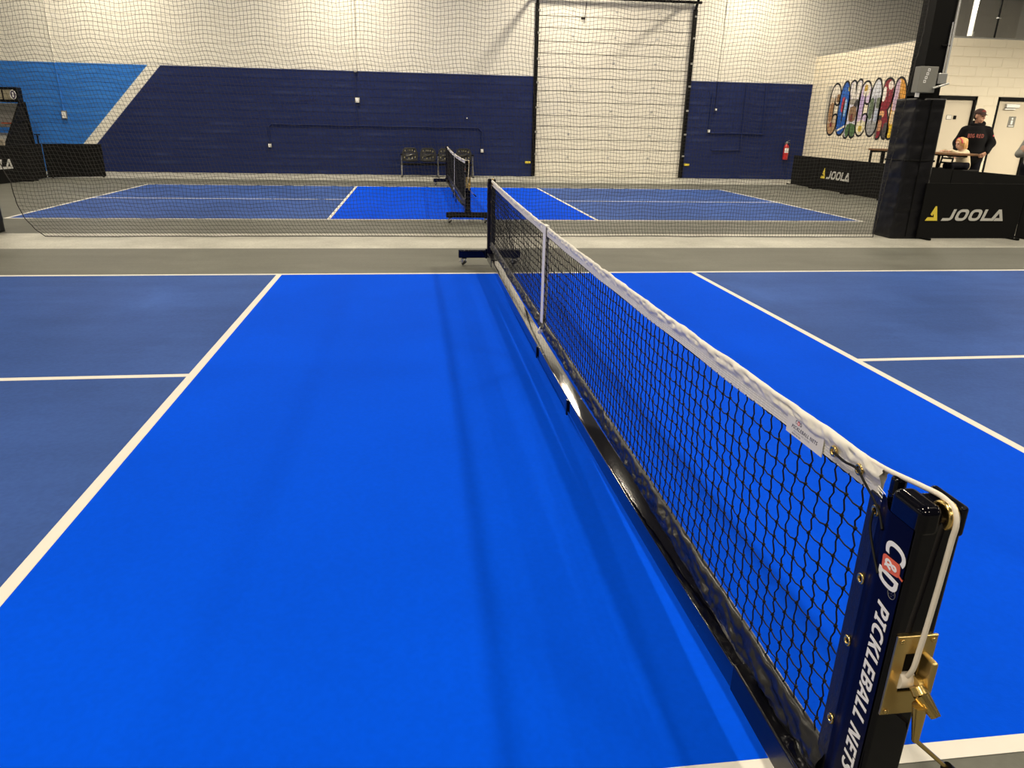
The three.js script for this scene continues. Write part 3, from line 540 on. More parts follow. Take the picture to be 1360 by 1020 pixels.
{
  const e = thing('fire_extinguisher', 'red fire extinguisher hung on the navy wall near the corner', 'extinguisher', [10.27, 0.57, wz]);
  put('cylinder', lathe([[0, 0], [0.07, 0.005], [0.075, 0.03], [0.075, 0.36], [0.06, 0.41], [0.025, 0.44], [0.022, 0.47], [0, 0.47]], 24).translate(0, 0, 0.085), mat.red, e);
  put('label', new THREE.CylinderGeometry(0.0765, 0.0765, 0.13, 24, 1, true, -1, 2).translate(0, 0.27, 0.085), mat.whitePrint, e);
  put('valve', [rbox(0.05, 0.05, 0.05, 0.01, 0, 0.49, 0.085), bar(V(0, 0.52, 0.08), V(0.02, 0.56, 0.19), 0.02, 0.012), bar(V(0, 0.5, 0.08), V(0.02, 0.5, 0.18), 0.02, 0.01)], mat.galvanised, e);
  put('hose', tube([V(0.03, 0.49, 0.085), V(0.09, 0.46, 0.1), V(0.095, 0.35, 0.11), V(0.085, 0.15, 0.12)], 0.011, 30, 8), mat.rubber, e);
  put('wall_hook', span(-0.02, 0.02, 0.38, 0.5, 0, 0.03), mat.galvanised, e);
}

// ---------------------------------------------------------------- row of seats by the wall
{
  const b = thing('tandem_seating', 'black four-seat bench with perforated backs against the navy wall', 'bench', [-0.12, 0, -16.62]);
  put('beam', rspan(-1.0, 1.0, 0.3, 0.36, -0.05, 0.03, 0.01), mat.black, b);
  for (let k = 0; k < 4; k++) {
    const x = -0.74 + k * 0.493;
    put('seat', sheet(12, 12, (u, v) => V(x - 0.22 + 0.44 * u, 0.4 + 0.02 * Math.cos(v * 3) + 0.03 * (2 * u - 1) ** 2, 0.22 - 0.42 * v)), new THREE.MeshStandardMaterial({ color: lin(0.015, 0.015, 0.015), roughness: 0.35, side: THREE.DoubleSide }), b);
    const sh = new THREE.Shape(); sh.moveTo(-0.2, 0.02); sh.bezierCurveTo(-0.235, 0.15, -0.22, 0.33, -0.12, 0.35); sh.lineTo(0.12, 0.35); sh.bezierCurveTo(0.22, 0.33, 0.235, 0.15, 0.2, 0.02); sh.bezierCurveTo(0.1, -0.02, -0.1, -0.02, -0.2, 0.02);
    for (const [y, n, w] of [[0.27, 5, 0.055], [0.2, 6, 0.06], [0.08, 6, 0.058]]) for (let q = 0; q < n; q++) { const px = (q - (n - 1) / 2) * w, h = new THREE.Path(); h.absellipse(px, y, 0.011, 0.024, 0, Math.PI * 2, true); sh.holes.push(h); }
    const back = new THREE.ExtrudeGeometry(sh, { depth: 0.014, bevelEnabled: false, curveSegments: 6 }), pp = back.attributes.position;
    for (let i = 0; i < pp.count; i++) { const px = pp.getX(i), py = pp.getY(i); pp.setXYZ(i, px + x, py + 0.41, pp.getZ(i) - 0.2 - 0.12 * py + 1.1 * px * px); }
    back.computeVertexNormals();
    const bk = put('backrest', back, P(lin(0.02, 0.02, 0.018), 0.28), b);
    const bend = (px, py) => V(x + px, 0.41 + py, -0.18 - 0.12 * py + 1.1 * px * px);
    each('painted_glint', [[-0.13, 0.27], [-0.045, 0.285], [0.0, 0.285], [0.06, 0.28], [0.13, 0.25], [-0.15, 0.09], [-0.03, 0.07], [0.06, 0.08], [0.14, 0.1]].map(([px, py]) => { const c = bend(px, py); return new THREE.SphereGeometry(0.012, 8, 6).scale(0.9, 2, 0.4).translate(c.x, c.y, c.z); }), M(lin(0.45, 0.42, 0.25), 0.5), bk);  // pale dabs of colour stand in for glints on the backrests
    put('backrest_rim', [-1, 1].map((s) => tube([V(x + s * 0.15, 0.43, -0.17), V(x + s * 0.2, 0.55, -0.17), V(x + s * 0.17, 0.7, -0.21)], 0.008, 16, 6)), mat.black, b);
  }
  for (const x of [-0.97, 0.02, 0.97]) {
    const l = put('leg', [bar(V(x, 0.33, 0), V(x, 0.02, 0.26), 0.035, 0.05), bar(V(x, 0.33, 0), V(x, 0.02, -0.26), 0.035, 0.05), bar(V(x, 0.3, 0.03), V(x, 0.58, 0.02), 0.03, 0.04)], M(lin(0.12, 0.12, 0.12), 0.5), b);
    put('foot', [-0.26, 0.26].map((z) => disc(0.03, 0.02).translate(x, 0.012, z)), mat.rubber, l);
    put('arm_pad', rbox(0.05, 0.03, 0.26, 0.01, x, 0.585, 0.03), mat.black, l);
  }
}

// ---------------------------------------------------------------- banner barriers
function bannerMark(h) {                               // triangle mark and five slanted letters; x runs from 0
  const k = h / 20, sk = (x, y) => new THREE.Vector2((x + y * 0.27) * k, y * k), poly = (pts) => new THREE.Shape(pts.map(([x, y]) => sk(x, y)));
  const rr = (x0, y0, x1, y1, r, path) => { const o = []; for (const [cx, cy, a] of [[x1 - r, y1 - r, 0], [x0 + r, y1 - r, 1], [x0 + r, y0 + r, 2], [x1 - r, y0 + r, 3]]) for (let q = 0; q <= 4; q++) { const w = ((a + q / 4) * Math.PI) / 2; o.push(sk(cx + r * Math.cos(w), cy + r * Math.sin(w))); } return path ? new THREE.Path(o) : new THREE.Shape(o); };
  const letters = [];
  letters.push(poly([[0, 0], [12, 0], [16, 1.2], [18.4, 4.5], [18.4, 20], [13.6, 20], [13.6, 6.2], [12, 4.6], [1.2, 4.6]]));
  for (const x of [22, 45]) { const o = rr(x, 0, x + 20, 20, 7); o.holes.push(rr(x + 4.8, 4.6, x + 15.2, 15.4, 3.4, true)); letters.push(o); }
  letters.push(poly([[68, 0], [85, 0], [85, 4.6], [72.8, 4.6], [72.8, 20], [68, 20]]));
  const raw = (pts) => new THREE.Shape(pts.map(([x, y]) => new THREE.Vector2(x * k, y * k)));
  letters.push(raw([[84, 0], [90, 0], [98.5, 13.5], [101, 5], [94, 5], [91.2, 0], [107.5, 0], [101.5, 20], [96.5, 20]]));
  const ex = (s) => plain(new THREE.ExtrudeGeometry(s, { depth: 0.0015, bevelEnabled: false, curveSegments: 4 }));
  const tri = raw([[-26, 0], [-6.5, 0], [-11.5, 24.5], [-14.5, 24.5], [-17.2, 9], [-15, 4.6], [-20.5, 4.6], [-12.2, 4.6], [-13.4, 10.5], [-14.6, 7], [-16.4, 12]]);
  const tri2 = raw([[-27, 0], [-6, 0], [-11, 25], [-13.5, 25], [-19.5, 11], [-16.2, 8.2], [-14.4, 12], [-13, 6], [-23.5, 6]]);
  return { grey: merged(letters.map(ex)), yellow: ex(tri2) };
}
function banner(a, b, label, opt = {}) {              // from ground point a to b; the face looks to the left of a->b... turned so that +z faces the court
  const A = V(a[0], 0, a[1]), B = V(b[0], 0, b[1]), L = A.distanceTo(B), turn = Math.atan2(-(B.z - A.z), B.x - A.x), H = opt.h ?? 0.76;
  const t = thing('court_barrier', label, 'barrier', [a[0], 0, a[1]], turn, 'black banner barriers around the courts');
  put('fabric_panel', sheet(24, 8, (u, v) => V(u * L, 0.012 + v * H, 0.014 + 0.008 * (fbm(u * 5 + a[0], v * 2, 41) - 0.5))), new THREE.MeshPhysicalMaterial({ color: mat.blackFabric.color, roughness: 0.8, specularIntensity: 0.25, side: THREE.DoubleSide }), t);
  put('frame', [rod(V(0, H, 0), V(L, H, 0), 0.013), rod(V(0, 0.03, 0), V(L, 0.03, 0), 0.013), rod(V(0.013, 0.02, 0), V(0.013, H, 0), 0.013), rod(V(L - 0.013, 0.02, 0), V(L - 0.013, H, 0), 0.013)], mat.black, t);
  put('rear_fabric', span(0.01, L - 0.01, 0.012, H - 0.01, -0.012, -0.01), mat.blackFabric, t);
  for (const x of opt.feet ?? [0.08, L - 0.08]) put('foot', [bar(V(x, 0.012, -0.2), V(x + 0.02, 0.012, 0.14), 0.03, 0.018), rbox(0.04, 0.03, 0.06, 0.008, x + 0.02, 0.018, 0.14)], mat.black, t);
  if (opt.logo) {
    const { grey, yellow } = bannerMark(opt.logo.h), g = put('logo_letters', grey, mat.logoGrey, t), y = put('logo_triangle', yellow, mat.logoYellow, t);
    for (const o of [g, y]) { o.position.set(opt.logo.x, opt.logo.y, 0.021); o.scale.x = opt.logo.sx ?? 1; }
    g.userData.label = 'grey slanted letters'; y.userData.label = 'yellow triangle mark';
  }
  return t;
}
banner([6.3, -5.34], [7.84, -5.34], 'black banner barrier with a large grey name and yellow triangle beside the padded pillar', { logo: { h: 0.16, x: 0.315, y: 0.26, sx: 1.13 } });
banner([7.9, -5.38], [9.2, -5.38], 'plain black banner barrier next to the one with the large name');
banner([9.62, -15.4], [9.57, -13.98], 'black banner barrier by the navy corner, first of the row in front of the mural', {});
banner([9.57, -13.96], [9.53, -12.42], 'black banner barrier with a small grey name and yellow triangle below the mural', { logo: { h: 0.2, x: 0.45, y: 0.28 } });
banner([9.53, -12.4], [9.5, -10.9], 'black banner barrier running from below the mural to behind the padded pillar', {});
banner([9.5, -10.88], [9.5, -9.0], 'black banner barrier in front of the wooden bar table', {});
banner([9.5, -8.98], [9.5, -7.1], 'black banner barrier in front of the office door with the closer', {});
banner([9.5, -7.08], [9.5, -5.6], 'black banner barrier closing the gap behind the plain front banner', {});
banner([-9.75, -11.9], [-9.36, -13.85], 'black banner barrier with the end of a grey name beside the arcade machine', { logo: { h: 0.2, x: 0.5, y: 0.3 } });
banner([-9.37, -13.87], [-9.42, -14.86], 'short plain black banner barrier between the named one and the one by the stripe', { feet: [0.08] });
banner([-9.4, -14.89], [-8.28, -15.38], 'plain black banner barrier standing under the slanted white stripe');

// ---------------------------------------------------------------- padded pillars
function padBox(w, h, d, k) {                          // puckered vinyl wrap
  const g = mergeVertices(new THREE.BoxGeometry(w, h, d, 14, 60, 14).deleteAttribute('normal').deleteAttribute('uv')), p = g.attributes.position, r = 0.03;
  for (let i = 0; i < p.count; i++) {
    let x = p.getX(i), y = p.getY(i), z = p.getZ(i);
    const cx = Math.max(Math.abs(x) - (w / 2 - r), 0), cz = Math.max(Math.abs(z) - (d / 2 - r), 0), L = Math.hypot(cx, cz);
    if (cx > 0 && cz > 0) { const f = r / Math.max(L, r * 0.99); x = Math.sign(x) * (w / 2 - r + cx * f); z = Math.sign(z) * (d / 2 - r + cz * f); }
    const q = (Math.abs(x) > w / 2 - 0.004 ? z : x), pucker = (fbm(q * 5, y * 9 + k * 7, 51 + k, 3) - 0.5) * 0.03 - 0.012 * Math.exp(-(((((y + 10) % 0.46) - 0.23) / 0.02) ** 2));
    const inside = Math.abs(y) < h / 2 - 0.001 ? 1 : 0;
    if (Math.abs(x) > w / 2 - 0.004) x += Math.sign(x) * pucker * inside; if (Math.abs(z) > d / 2 - 0.004) z += Math.sign(z) * pucker * inside;
    p.setXYZ(i, x, y, z);
  }
  g.computeVertexNormals(); return g;
}
{
  const t = thing('padded_pillar', 'black steel pillar with a tall padded wrap and grey electrical box', 'pillar', [6.15, 0, -5.6]);
  put('pad', padBox(0.44, 1.86, 0.46, 1).translate(0, 0.935, 0), mat.pad, t);
  put('pad_seam', [span(-0.004, 0.004, 0.03, 1.85, 0.232, 0.242), rspan(-0.226, 0.226, 1.05, 1.075, -0.236, 0.236, 0.008)], mat.black, t);
  put('column', [span(-0.15, 0.15, 0.005, HALL.h, 0.12, 0.14), span(-0.15, 0.15, 0.005, HALL.h, -0.14, -0.12), span(-0.012, 0.012, 0.005, HALL.h, -0.12, 0.12), span(-0.15, -0.135, 1.9, HALL.h, -0.12, 0.12)], mat.black, t);
  const e = put('electrical_box', rspan(-0.25, 0, 1.93, 2.25, 0.05, 0.18, 0.008), mat.greyBox, t);
  e.position.set(-0.06, 0, 0.14);
  put('marking', [0, 1, 2, 3].map((k) => { const s = new THREE.Shape([[0, 0], [0.034, 0], [0.034, 0.034], [0, 0.034]].map((q) => new THREE.Vector2(...q))); s.holes.push(new THREE.Path([[0.008, 0.008], [0.026, 0.008], [0.026, 0.026], [0.008, 0.026]].map((q) => new THREE.Vector2(...q)))); return plain(new THREE.ExtrudeGeometry(s, { depth: 0.001, bevelEnabled: false })).translate(-0.15 - k * 0.012, 2.19 - k * 0.047, 0.18); }), mat.whitePrint, e);
  put('handle', rod(V(-0.05, 1.985, 0.2), V(0.17, 2.05, 0.2), 0.014, 0.012), mat.galvanised, e);
  put('notice', span(-0.25, -0.19, 1.875, 1.932, 0.15, 0.155), mat.whitePrint, e);
  put('junction_box', rspan(0.03, 0.16, 2.05, 2.18, 0.14, 0.22, 0.006), mat.galvanised, t);
  put('pipe', [rod(V(0.16, 2.15, 0.16), V(0.16, HALL.h, 0.16), 0.016), rod(V(0.125, 2.15, 0.16), V(0.125, 2.8, 0.16), 0.009)], mat.galvanised, t);
  put('pipe_clamp', [rbox(0.14, 0.018, 0.03, 0.004, 0.11, 2.52, 0.15)], mat.black, t);
  const l = thing('padded_pillar', 'black pillar with a padded wrap at the other end of the netting', 'pillar', [-6.25, 0, -5.75]);
  put('pad', padBox(0.47, 1.86, 0.46, 2).translate(0, 0.935, 0), mat.pad, l);
  put('column', [span(-0.15, 0.15, 0.005, HALL.h, 0.12, 0.14), span(-0.15, 0.15, 0.005, HALL.h, -0.14, -0.12), span(-0.012, 0.012, 0.005, HALL.h, -0.12, 0.12)], mat.black, l);
}

// ---------------------------------------------------------------- basketball arcade machine and a small stand
{
  const t = thing('arcade_machine', 'black basketball arcade machine with tan header panels behind the barrier', 'arcade game', [-10.62, 0, -15.75]);
  put('cabinet', rspan(-0.42, 0.42, 0.02, 0.72, -0.55, 0.9, 0.02), mat.black, t);
  put('ball_ramp', new THREE.BoxGeometry(0.76, 0.02, 1.3).rotateX(0.2).translate(0, 0.83, 0.15), mat.grey, t);
  const hd = put('header', rspan(-0.45, 0.45, 1.68, 2.02, -0.35, -0.1, 0.015), mat.black, t);
  put('header_panel', [span(0.14, 0.36, 1.74, 1.96, -0.1, -0.092), span(-0.12, 0.1, 1.74, 1.96, -0.1, -0.092), span(-0.38, -0.16, 1.74, 1.96, -0.1, -0.092)], M(lin(0.32, 0.29, 0.2), 0.5), hd);
  put('badge', [disc(0.085, 0.012, 24).scale(0.8, 1, 1.25).rotateX(Math.PI / 2).translate(0.36, 1.85, -0.088)], M(lin(0.08, 0.06, 0.12), 0.4), hd);
  put('badge_ring', [new THREE.TorusGeometry(0.08, 0.008, 6, 24).scale(0.8, 1.25, 1).translate(0.36, 1.85, -0.08), box(0.03, 0.11, 0.004, 0.36, 1.85, -0.078)], mat.whitePrint, hd);
  for (const s of [-1, 1]) put('side_frame', [bar(V(s * 0.4, 1.7, -0.25), V(s * 0.42, 0.72, 0.85), 0.04, 0.04), bar(V(s * 0.4, 1.7, -0.45), V(s * 0.42, 0.7, -0.5), 0.05, 0.05), bar(V(s * 0.4, 1.3, -0.47), V(s * 0.41, 1.2, 0.3), 0.025, 0.025)], mat.black, t);
  each('side_panel', [-1, 1].map((s) => { const q = new THREE.Shape([[-0.5, 0.7], [0.75, 0.7], [-0.25, 1.7], [-0.5, 1.7]].map((a) => new THREE.Vector2(...a))); return plain(new THREE.ExtrudeGeometry(q, { depth: 0.01, bevelEnabled: false }).rotateY(-Math.PI / 2)).translate(s * 0.4, 0, 0); }), mat.blackFabric, t);
  put('backboard', rspan(-0.36, 0.36, 1.1, 1.66, -0.5, -0.47, 0.01), mat.grey, t);
  put('hoop', new THREE.TorusGeometry(0.13, 0.012, 8, 24).rotateX(Math.PI / 2).translate(0, 1.2, -0.32), mat.orangePrint, t);
  put('control_panel', [rspan(-0.3, 0.28, 0.72, 0.9, 0.86, 0.93, 0.01), rspan(0.33, 0.42, 0.72, 0.86, 0.84, 0.92, 0.01)], M(lin(0.34, 0.3, 0.24), 0.5), t);
  put('start_button', [disc(0.035, 0.03).rotateX(Math.PI / 2).translate(0.02, 0.8, 0.94)], mat.red, t);
  const p = thing('t_stand', 'thin black T-shaped stand behind the barrier by the sky-blue wall', 'stand', [-9.79, 0, -15.6]);
  put('pole', rod(V(0, 0.02, 0), V(0, 0.96, 0), 0.018), mat.black, p); put('crossbar', rod(V(-0.06, 0.96, 0), V(0.07, 0.96, 0), 0.012), mat.black, p); put('base', disc(0.14, 0.02, 24).translate(0, 0.012, 0), mat.black, p);
}

// ---------------------------------------------------------------- painted mural on the office side wall
{
  const t = thing('wall_mural', 'painted mural of seven tall colourful bubble letters on the cream side wall', 'mural', [OFFICE.x - 0.013, 1.24, -16.22], -Math.PI / 2);
  const W = 200, Hh = 560, px = 360;                   // pixels per letter tile, pixels per metre
  const seg = { C: [[150, 190], [150, 120], [100, 62], [56, 120], [52, 430], [98, 498], [146, 430], [146, 370]], O: [[100, 62], [52, 130], [52, 430], [100, 498], [148, 430], [148, 130], [100, 62]], N: [[46, 505], [50, 60], [148, 500], [152, 55]], R: [[46, 505], [50, 80], [110, 60], [152, 130], [128, 245], [60, 285], [110, 330], [154, 500]], D: [[50, 500], [52, 62], [112, 76], [152, 170], [150, 390], [110, 485], [50, 500]] };
  const look = [
    ['C', '#c9b7a0', [['#e4ddd2', 20, 20, 170, 150], ['#a87f58', 20, 210, 90, 190], ['#b5936c', 10, 400, 180, 150], ['#7b2733', 70, 400, 40, 50], ['#8d6b4a', 130, 130, 50, 80]]],
    ['O', '#1858b4', [['#1858b4', 0, 0, 200, 560], ['#c73a4c', 60, 160, 60, 150], ['#8fb6df', 115, 180, 40, 170], ['#e9dcc0', 92, 180, 12, 240], ['#b9a648', 140, 60, 36, 50], ['#f2ede0', 20, 455, 160, 20, -0.35]]],
    ['N', '#d3cfe0', [['#ded9d4', 20, 20, 170, 170], ['#9a958f', 20, 180, 160, 60], ['#2e2b33', 105, 185, 60, 110, 0.5], ['#8a6e55', 40, 250, 130, 150], ['#6e2f2b', 80, 320, 36, 70], ['#4f7046', 20, 410, 170, 140]]],
    ['C', '#cbb9da', [['#e6dfd0', 60, 20, 100, 150], ['#b8942f', 70, 60, 50, 60], ['#b49fd0', 20, 150, 70, 200], ['#e9e2c4', 20, 380, 170, 170], ['#c9b24a', 70, 430, 60, 60]]],
    ['O', '#b9bccb', [['#cfd2de', 20, 20, 170, 160], ['#5f6f58', 20, 180, 70, 200], ['#67705f', 120, 180, 60, 100], ['#9b9c9e', 20, 390, 170, 160], ['#a9b3c9', 120, 280, 60, 120]]],
    ['R', '#84182c', [['#84182c', 20, 20, 170, 90], ['#e8ded6', 90, 40, 80, 80, 0.5], ['#efe9e2', 20, 90, 60, 130], ['#84182c', 20, 220, 170, 90], ['#dfa873', 20, 300, 80, 60], ['#2b2b2f', 30, 340, 40, 40], ['#b9855f', 20, 380, 70, 100], ['#4d4a4a', 110, 400, 80, 150]]],
    ['D', '#d49a3c', [['#c5abc4', 20, 20, 70, 300], ['#d8983a', 90, 20, 110, 210], ['#e0c9a2', 20, 300, 70, 120], ['#e3bd2c', 20, 410, 170, 150], ['#dfa357', 110, 230, 90, 200]]],
  ];
  look.forEach(([ch, base, patches], i) => {
    const tex = canvas(W, Hh, (c) => {
      const path = () => { const q = seg[ch]; c.beginPath(); c.moveTo(...q[0]); if (ch === 'N') q.slice(1).forEach((p) => c.lineTo(...p)); else { for (let k = 1; k < q.length - 1; k++) { const e = k === q.length - 2 ? q[k + 1] : [(q[k][0] + q[k + 1][0]) / 2, (q[k][1] + q[k + 1][1]) / 2]; c.quadraticCurveTo(...q[k], ...e); } } };
      c.clearRect(0, 0, W, Hh); c.lineCap = 'round'; c.lineJoin = 'round'; path(); c.lineWidth = 74; c.strokeStyle = base; c.stroke();
      c.globalCompositeOperation = 'source-atop';
      for (const [col, x, y, w, h, turn = 0] of patches) { c.save(); c.translate(x + w / 2, y + h / 2); c.rotate(turn); c.fillStyle = col; c.beginPath(); c.ellipse(0, 0, w / 2, h / 2, 0, 0, 7); if (Math.abs(turn) < 0.4 && h > 40) c.rect(-w / 2.4, -h / 2.4, w / 1.2, h / 1.2); if (h <= 40) c.rect(-w / 2, -h / 2, w, h); c.fill(); c.restore(); }
      for (let k = 0; k < 260; k++) { c.fillStyle = hash(i, k, 1) > 0.5 ? 'rgba(255,250,240,0.25)' : 'rgba(40,25,30,0.22)'; c.fillRect(hash(i, k, 2) * W, hash(i, k, 3) * Hh, 3 + hash(i, k, 4) * 12, 2 + hash(i, k, 5) * 8); }
      c.globalCompositeOperation = 'destination-over'; path(); c.lineWidth = 112; c.strokeStyle = '#131217'; c.stroke(); c.globalCompositeOperation = 'source-over';
    });
    const g = new THREE.PlaneGeometry(W / px, 1.5);
    put('letter', g, new THREE.MeshStandardMaterial({ map: tex, roughness: 0.6, alphaTest: 0.5, transparent: true }), t).position.set(0.27 + i * 0.472, 0.73, 0);
  });
  const sh = put('painted_shadow', new THREE.PlaneGeometry(0.22, 1.0), M(lin(0.5, 0.47, 0.4), 0.7), t); sh.position.set(-0.06, 0.85, -0.0012); sh.userData.label = 'grey-beige patch painted as a shadow beside the letters';  // flat darker sheet imitating the shadow left of the first letter
}

// ---------------------------------------------------------------- office doors, lamp on the office roof
OFFICE_DOORS.forEach(([a, b], i) => {
  const d = structure('door_' + (i + 2), i ? 'cream office door with a closer and restroom sign' : 'cream office door with a small sign', 'door'), z = OFFICE.z;
  put('frame', [span(a, a + 0.05, 0, 2.23, z - 0.12, z + 0.02), span(b - 0.05, b, 0, 2.23, z - 0.12, z + 0.02), span(a, b, 2.15, 2.23, z - 0.12, z + 0.02)], mat.black, d);
  const leaf = put('leaf', rspan(a + 0.055, b - 0.055, 0.01, 2.145, z - 0.08, z - 0.035, 0.004), mat.officeDoor, d);
  const hx = i ? b - 0.13 : a + 0.13;
  put('handle', [rod(V(hx, 1.0, z - 0.04), V(hx, 1.0, z + 0.03), 0.012), rod(V(hx, 1.0, z + 0.03), V(hx + (i ? -0.1 : 0.1), 1.0, z + 0.03), 0.01)], mat.steel, leaf);
  if (i) {
    put('closer', [rspan(12.84, 13.18, 2.0, 2.09, z - 0.035, z + 0.03, 0.01), rspan(12.82, 13.1, 1.96, 1.99, z - 0.03, z + 0.02, 0.005)], mat.galvanised, leaf);
    const sign = put('sign', rspan(13.02, 13.2, 1.58, 1.82, z - 0.036, z - 0.028, 0.003), mat.greyBox, leaf);
    put('pictogram', [disc(0.022, 0.004).rotateX(Math.PI / 2).translate(13.11, 1.77, z - 0.027), box(0.05, 0.09, 0.004, 13.11, 1.69, z - 0.027), box(0.12, 0.02, 0.004, 13.11, 1.61, z - 0.027)], mat.whitePrint, sign);
  } else {
    const sign = put('sign', rspan(11.42, 11.56, 1.72, 1.82, z - 0.036, z - 0.028, 0.003), mat.greyBox, leaf);
    put('sign_face', [rspan(11.43, 11.55, 1.73, 1.81, z - 0.03, z - 0.026, 0.002)], mat.wallWhite, sign);
    put('keypad', rspan(11.6, 11.67, 1.73, 1.81, z - 0.036, z - 0.02, 0.004), mat.black, leaf);
  }
});
{
  const t = thing('strip_light', 'glowing tube lamp standing upright above the office roof beside the pillar', 'lamp', [11.72, OFFICE.h, -12.25]);
  put('holder', [rspan(-0.05, 0.02, 0.03, 0.07, -0.03, 0.03, 0.004), rod(V(0.06, 0.03, 0), V(0.07, 0.16, 0), 0.025)], mat.greyBox, t);
  put('tube', rod(V(-0.02, 0.07, 0), V(-0.02, 1.5, 0), 0.05, 0.05, 14), mat.tubeGlow, t);
  const l = new THREE.PointLight(lin(1, 0.93, 0.78), 1.0); l.position.set(-0.02, 0.8, 0.12); l.castShadow = true; l.name = 'tube_lamp'; t.add(l);
  const r = thing('roof_post', 'thin black post rising from the office roof', 'post', [12.28, OFFICE.h + 0.03, -12.2]); put('shaft', rod(V(0, 0, 0), V(0, 2.4, 0), 0.02), mat.black, r); put('clip', rbox(0.06, 0.03, 0.06, 0.006, 0, 0.42, 0), mat.galvanised, r);
}

// ---------------------------------------------------------------- bar table and stools
{
  const t = thing('bar_table', 'long high table with a wooden top and black steel legs behind the barrier', 'table', [9.88, 0, -10.7]);
  put('table_top', rspan(-0.2, 0.2, 1.02, 1.06, -1.45, 1.55, 0.006), mat.wood, t);
  for (const z of [-1.38, -0.95, 0.5]) put('leg', [-0.16, 0.16].map((x) => span(x - 0.02, x + 0.02, 0.002, 1.02, z - 0.02, z + 0.02)).concat(span(-0.16, 0.16, 0.06, 0.09, z - 0.015, z + 0.015)), mat.black, t);
  put('apron', [span(-0.17, 0.17, 0.98, 1.02, -1.4, -1.36), span(-0.012, 0.012, 0.99, 1.02, -1.36, 1.5)], mat.black, t);
  const stool = (label, x, z, turn, backed) => {
    const s = thing('bar_stool', label, 'stool', [x, 0, z], turn);
    put('seat', rspan(-0.19, 0.19, 0.68, 0.73, -0.19, 0.19, 0.02), mat.black, s);
    for (const [lx, lz] of [[-1, -1], [1, -1], [-1, 1], [1, 1]]) put('leg', bar(V(lx * 0.15, 0.69, lz * 0.15), V(lx * 0.2, 0.01, lz * 0.2), 0.025, 0.025), mat.black, s);
    put('footrest', [-1, 1].flatMap((q) => [bar(V(-0.19, 0.25, q * 0.19), V(0.19, 0.25, q * 0.19), 0.02, 0.02), bar(V(q * 0.19, 0.25, -0.19), V(q * 0.19, 0.25, 0.19), 0.02, 0.02)]), mat.black, s);
    if (backed) for (const q of [-1, 1]) put('back_post', bar(V(q * 0.17, 0.72, -0.17), V(q * 0.175, 1.04, -0.22), 0.025, 0.025), mat.black, s);
    if (backed) for (const y of [0.83, 0.92, 1.01]) put('back_slat', rbox(0.34, 0.035, 0.015, 0.004, 0, y, -0.19 - (y - 0.72) * 0.1), mat.black, s);
    return s;
  };
  stool('black ladder-back bar stool standing empty at the wooden bar table', 10.36, -10.62, -Math.PI / 2, true);
  stool('backless black bar stool under the seated child in the cream jacket', 10.5, -9.98, -Math.PI / 2);
}

// ---------------------------------------------------------------- people
const tone = { skin: M(lin(0.5, 0.27, 0.18), 0.6), skinPale: M(lin(0.62, 0.36, 0.26), 0.6), hoodie: P(lin(0.007, 0.007, 0.008), 0.9, { specularIntensity: 0.2 }), trousers: P(lin(0.007, 0.007, 0.011), 0.9, { specularIntensity: 0.2 }), cap: M(lin(0.035, 0.014, 0.012), 0.8), capRed: M(lin(0.16, 0.02, 0.015), 0.8), hairDark: M(lin(0.03, 0.018, 0.01), 0.7), blond: M(lin(0.62, 0.36, 0.14), 0.6), cream: M(lin(0.62, 0.52, 0.36), 0.9), sweat: M(lin(0.25, 0.25, 0.23), 0.9), eye: M(lin(0.01, 0.01, 0.012), 0.3), lip: M(lin(0.32, 0.09, 0.07), 0.6), pink: M(lin(0.6, 0.06, 0.09), 0.6), shoe: M(lin(0.05, 0.05, 0.05), 0.7), print: M(lin(0.36, 0.1, 0.08), 0.7) };
function headField(s) {                                // centred at the middle of the head, face to +z, s = head height
  const k = s / 0.235;
  return joined([blob([0, 0.025 * k, -0.012 * k], [0.078 * k, 0.098 * k, 0.096 * k]), blob([0, -0.045 * k, 0.022 * k], [0.058 * k, 0.072 * k, 0.07 * k]), blob([0, -0.1 * k, 0.05 * k], [0.03 * k, 0.02 * k, 0.03 * k]), capsule([0, 0.012 * k, 0.086 * k], [0, -0.026 * k, 0.108 * k], 0.009 * k, 0.014 * k), capsule([-0.035 * k, 0.022 * k, 0.078 * k], [0.035 * k, 0.022 * k, 0.078 * k], 0.012 * k, 0.012 * k), blob([0.08 * k, -0.008 * k, -0.005 * k], [0.012 * k, 0.032 * k, 0.02 * k]), blob([-0.08 * k, -0.008 * k, -0.005 * k], [0.012 * k, 0.032 * k, 0.02 * k]), capsule([-0.02 * k, -0.066 * k, 0.084 * k], [0.02 * k, -0.066 * k, 0.084 * k], 0.011 * k, 0.011 * k)], 0.022 * k);
}
const rot = (f, c, ry, rx = 0) => { const a = Math.cos(-ry), b = Math.sin(-ry), p = Math.cos(-rx), q = Math.sin(-rx); return (x, y, z) => { x -= c[0]; y -= c[1]; z -= c[2]; const X = x * a + z * b, Z = -x * b + z * a, Y = y * p - Z * q, W = y * q + Z * p; return f(X, Y, W); }; };
